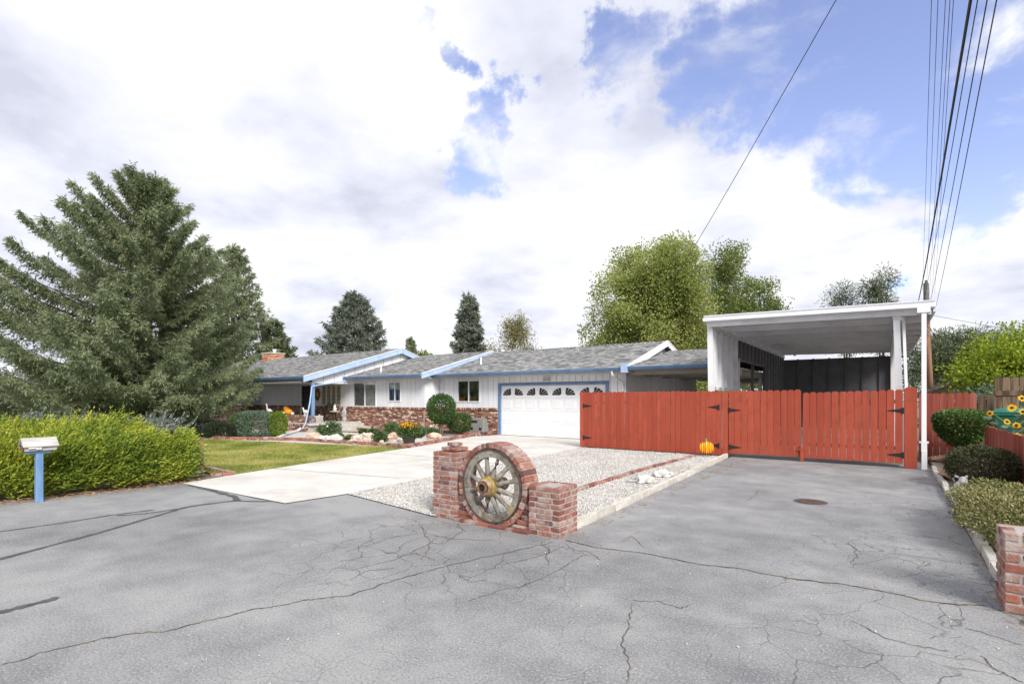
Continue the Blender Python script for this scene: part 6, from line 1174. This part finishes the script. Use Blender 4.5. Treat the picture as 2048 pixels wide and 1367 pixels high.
wire('thick bundled overhead cable sweeping up from the utility pole', 7.7, 1941, 0.022, None, -0.5, 0.5); wire('dark overhead cable close beside the thick bundled one', 7.6, 1955, 0.008, None, -0.2, 0.4); wire('overhead cable second outward from the thick bundle', 7.5, 1974, 0.009, None, 0.2, 0.35); wire('outermost overhead cable of the group on the utility pole', 7.4, 1993, 0.009, None, 0.6, 0.3)
a = Vector((-8.75, 20.6, 3.78)); D1 = 9.0; x, y = WD(D1, 1672); b = Vector((x, y, CAMH + HZ / FPX * D1)); pts = [a + (b - a) * (k / 20 * 1.8) - Vector((0, 0, 0.22 * math.sin(math.pi * min(1, k / 20 * 1.8)))) for k in range(21)]
tag(MB().tube(pts, 0.008, 5).build('service_drop', 'cable', None), 'single service wire dropping from the sky to the garage roof', 'cable')
a = Vector((px_, py_, CAMH + (HZ - 628) * PD / FPX)); x, y = WD(30, 2120); b = Vector((x, y, CAMH + (HZ - 672) * 30 / FPX)); tag(MB().tube([a, a.lerp(b, .5) - Vector((0, 0, .1)), b], 0.012, 5).build('telephone_line', 'cable', None), 'thin line from the utility pole towards the yellow green tree', 'cable')

# ------------------------------------------------------------------ neighbours
def cottage(name, label, pos, rz, w, d, h, rh, wm, base):
    t = thing(name, label, 'building', (pos[0], pos[1], base), rz); MB().box(-w / 2, w / 2, -d / 2, d / 2, -0.4, h).build('wall', wm, t)
    MB().prism([(-w / 2, -d / 2, h), (w / 2, -d / 2, h), (0, -d / 2, h + rh * 0.94)], (0, d, 0)).build('gable', wm, t)
    for s in (-1, 1):
        e = w / 2 + 0.5; zl_ = h - 0.5 * rh / (w / 2); MB().hexa([(0, -d / 2 - 0.5, h + rh), (s * e, -d / 2 - 0.5, zl_), (s * e, d / 2 + 0.5, zl_), (0, d / 2 + 0.5, h + rh), (0, -d / 2 - 0.5, h + rh + 0.12), (s * e, -d / 2 - 0.5, zl_ + 0.12), (s * e, d / 2 + 0.5, zl_ + 0.12), (0, d / 2 + 0.5, h + rh + 0.12)]).build('roof', 'roofbase', t)
        MB().hexa([(0, -d / 2 - 0.56, h + rh - 0.1), (s * e, -d / 2 - 0.56, zl_ - 0.1), (s * e, -d / 2 - 0.51, zl_ - 0.1), (0, -d / 2 - 0.51, h + rh - 0.1), (0, -d / 2 - 0.56, h + rh + 0.13), (s * e, -d / 2 - 0.56, zl_ + 0.13), (s * e, -d / 2 - 0.51, zl_ + 0.13), (0, -d / 2 - 0.51, h + rh + 0.13)]).build('barge_board', 'brownwall' if wm == 'brownwall' else 'greywood', t)
    for x in (-w * 0.25, w * 0.25):
        f = MB().box(x - 0.55, x + 0.55, -d / 2 - 0.05, -d / 2, h * 0.4, h * 0.85).build('window', 'trimwhite', t); MB().box(x - 0.48, x + 0.48, -d / 2 - 0.06, -d / 2 - 0.052, h * 0.43, h * 0.82).build('pane', 'black', f)
    return t
cottage('neighbour_house', 'red brown neighbouring house with grey gable roof seen under the spruce', WD(46, 262), TH + 0.2, 9.0, 8.0, 2.3, 1.3, 'brownwall', -2.6)
cottage('garden_shed', 'tan shed with low gable roof beyond the faded red fence', WD(29, 1945), R(-20), 3.6, 3.0, 1.9, 0.75, 'shedwall', 0.0)
def car(label, pos, rz, z):
    t = thing('parked_car', label, 'car', (pos[0], pos[1], z), rz)
    prof = [(-2.2, 0.35), (-2.2, 0.75), (-1.95, 0.92), (-1.1, 0.98), (-0.45, 1.42), (0.95, 1.45), (1.6, 1.02), (2.15, 0.92), (2.25, 0.6), (2.2, 0.35)]
    MB().prism([(x, -0.85, zz) for x, zz in prof], (0, 1.7, 0)).build('body', 'carpaint', t, 0.04)
    MB().prism([(-0.95, -0.865, 1.0), (-0.42, -0.865, 1.36), (0.9, -0.865, 1.39), (1.4, -0.865, 1.04)], (0, 1.73, 0)).build('side_window', 'black', t)
    MB().hexa([(-1.08, -0.72, 1.0), (-1.08, 0.72, 1.0), (-0.48, 0.66, 1.41), (-0.48, -0.66, 1.41), (-1.11, -0.72, 1.02), (-1.11, 0.72, 1.02), (-0.51, 0.66, 1.43), (-0.51, -0.66, 1.43)]).build('windscreen', 'black', t)
    for x in (-1.4, 1.4):
        for y in (-0.82, 0.82):
            w = MB().lathe([(0.20, -0.1), (0.33, -0.1), (0.33, 0.1), (0.20, 0.1)], (x, y, 0.33), 'y', 20).build('wheel', 'tyre', t); MB().lathe([(0.0, -0.09), (0.2, -0.09), (0.2, 0.09), (0.0, 0.09)], (x, y, 0.33), 'y', 16).build('rim', 'carpaint', w)
    for y in (-0.6, 0.6): MB().box(-2.23, -2.16, y - 0.18, y + 0.18, 0.66, 0.80).build('headlight', 'trimwhite', t)
    return t
car('silver car parked beyond the dark brick end of the house', WD(39, 396), R(20), -0.98)
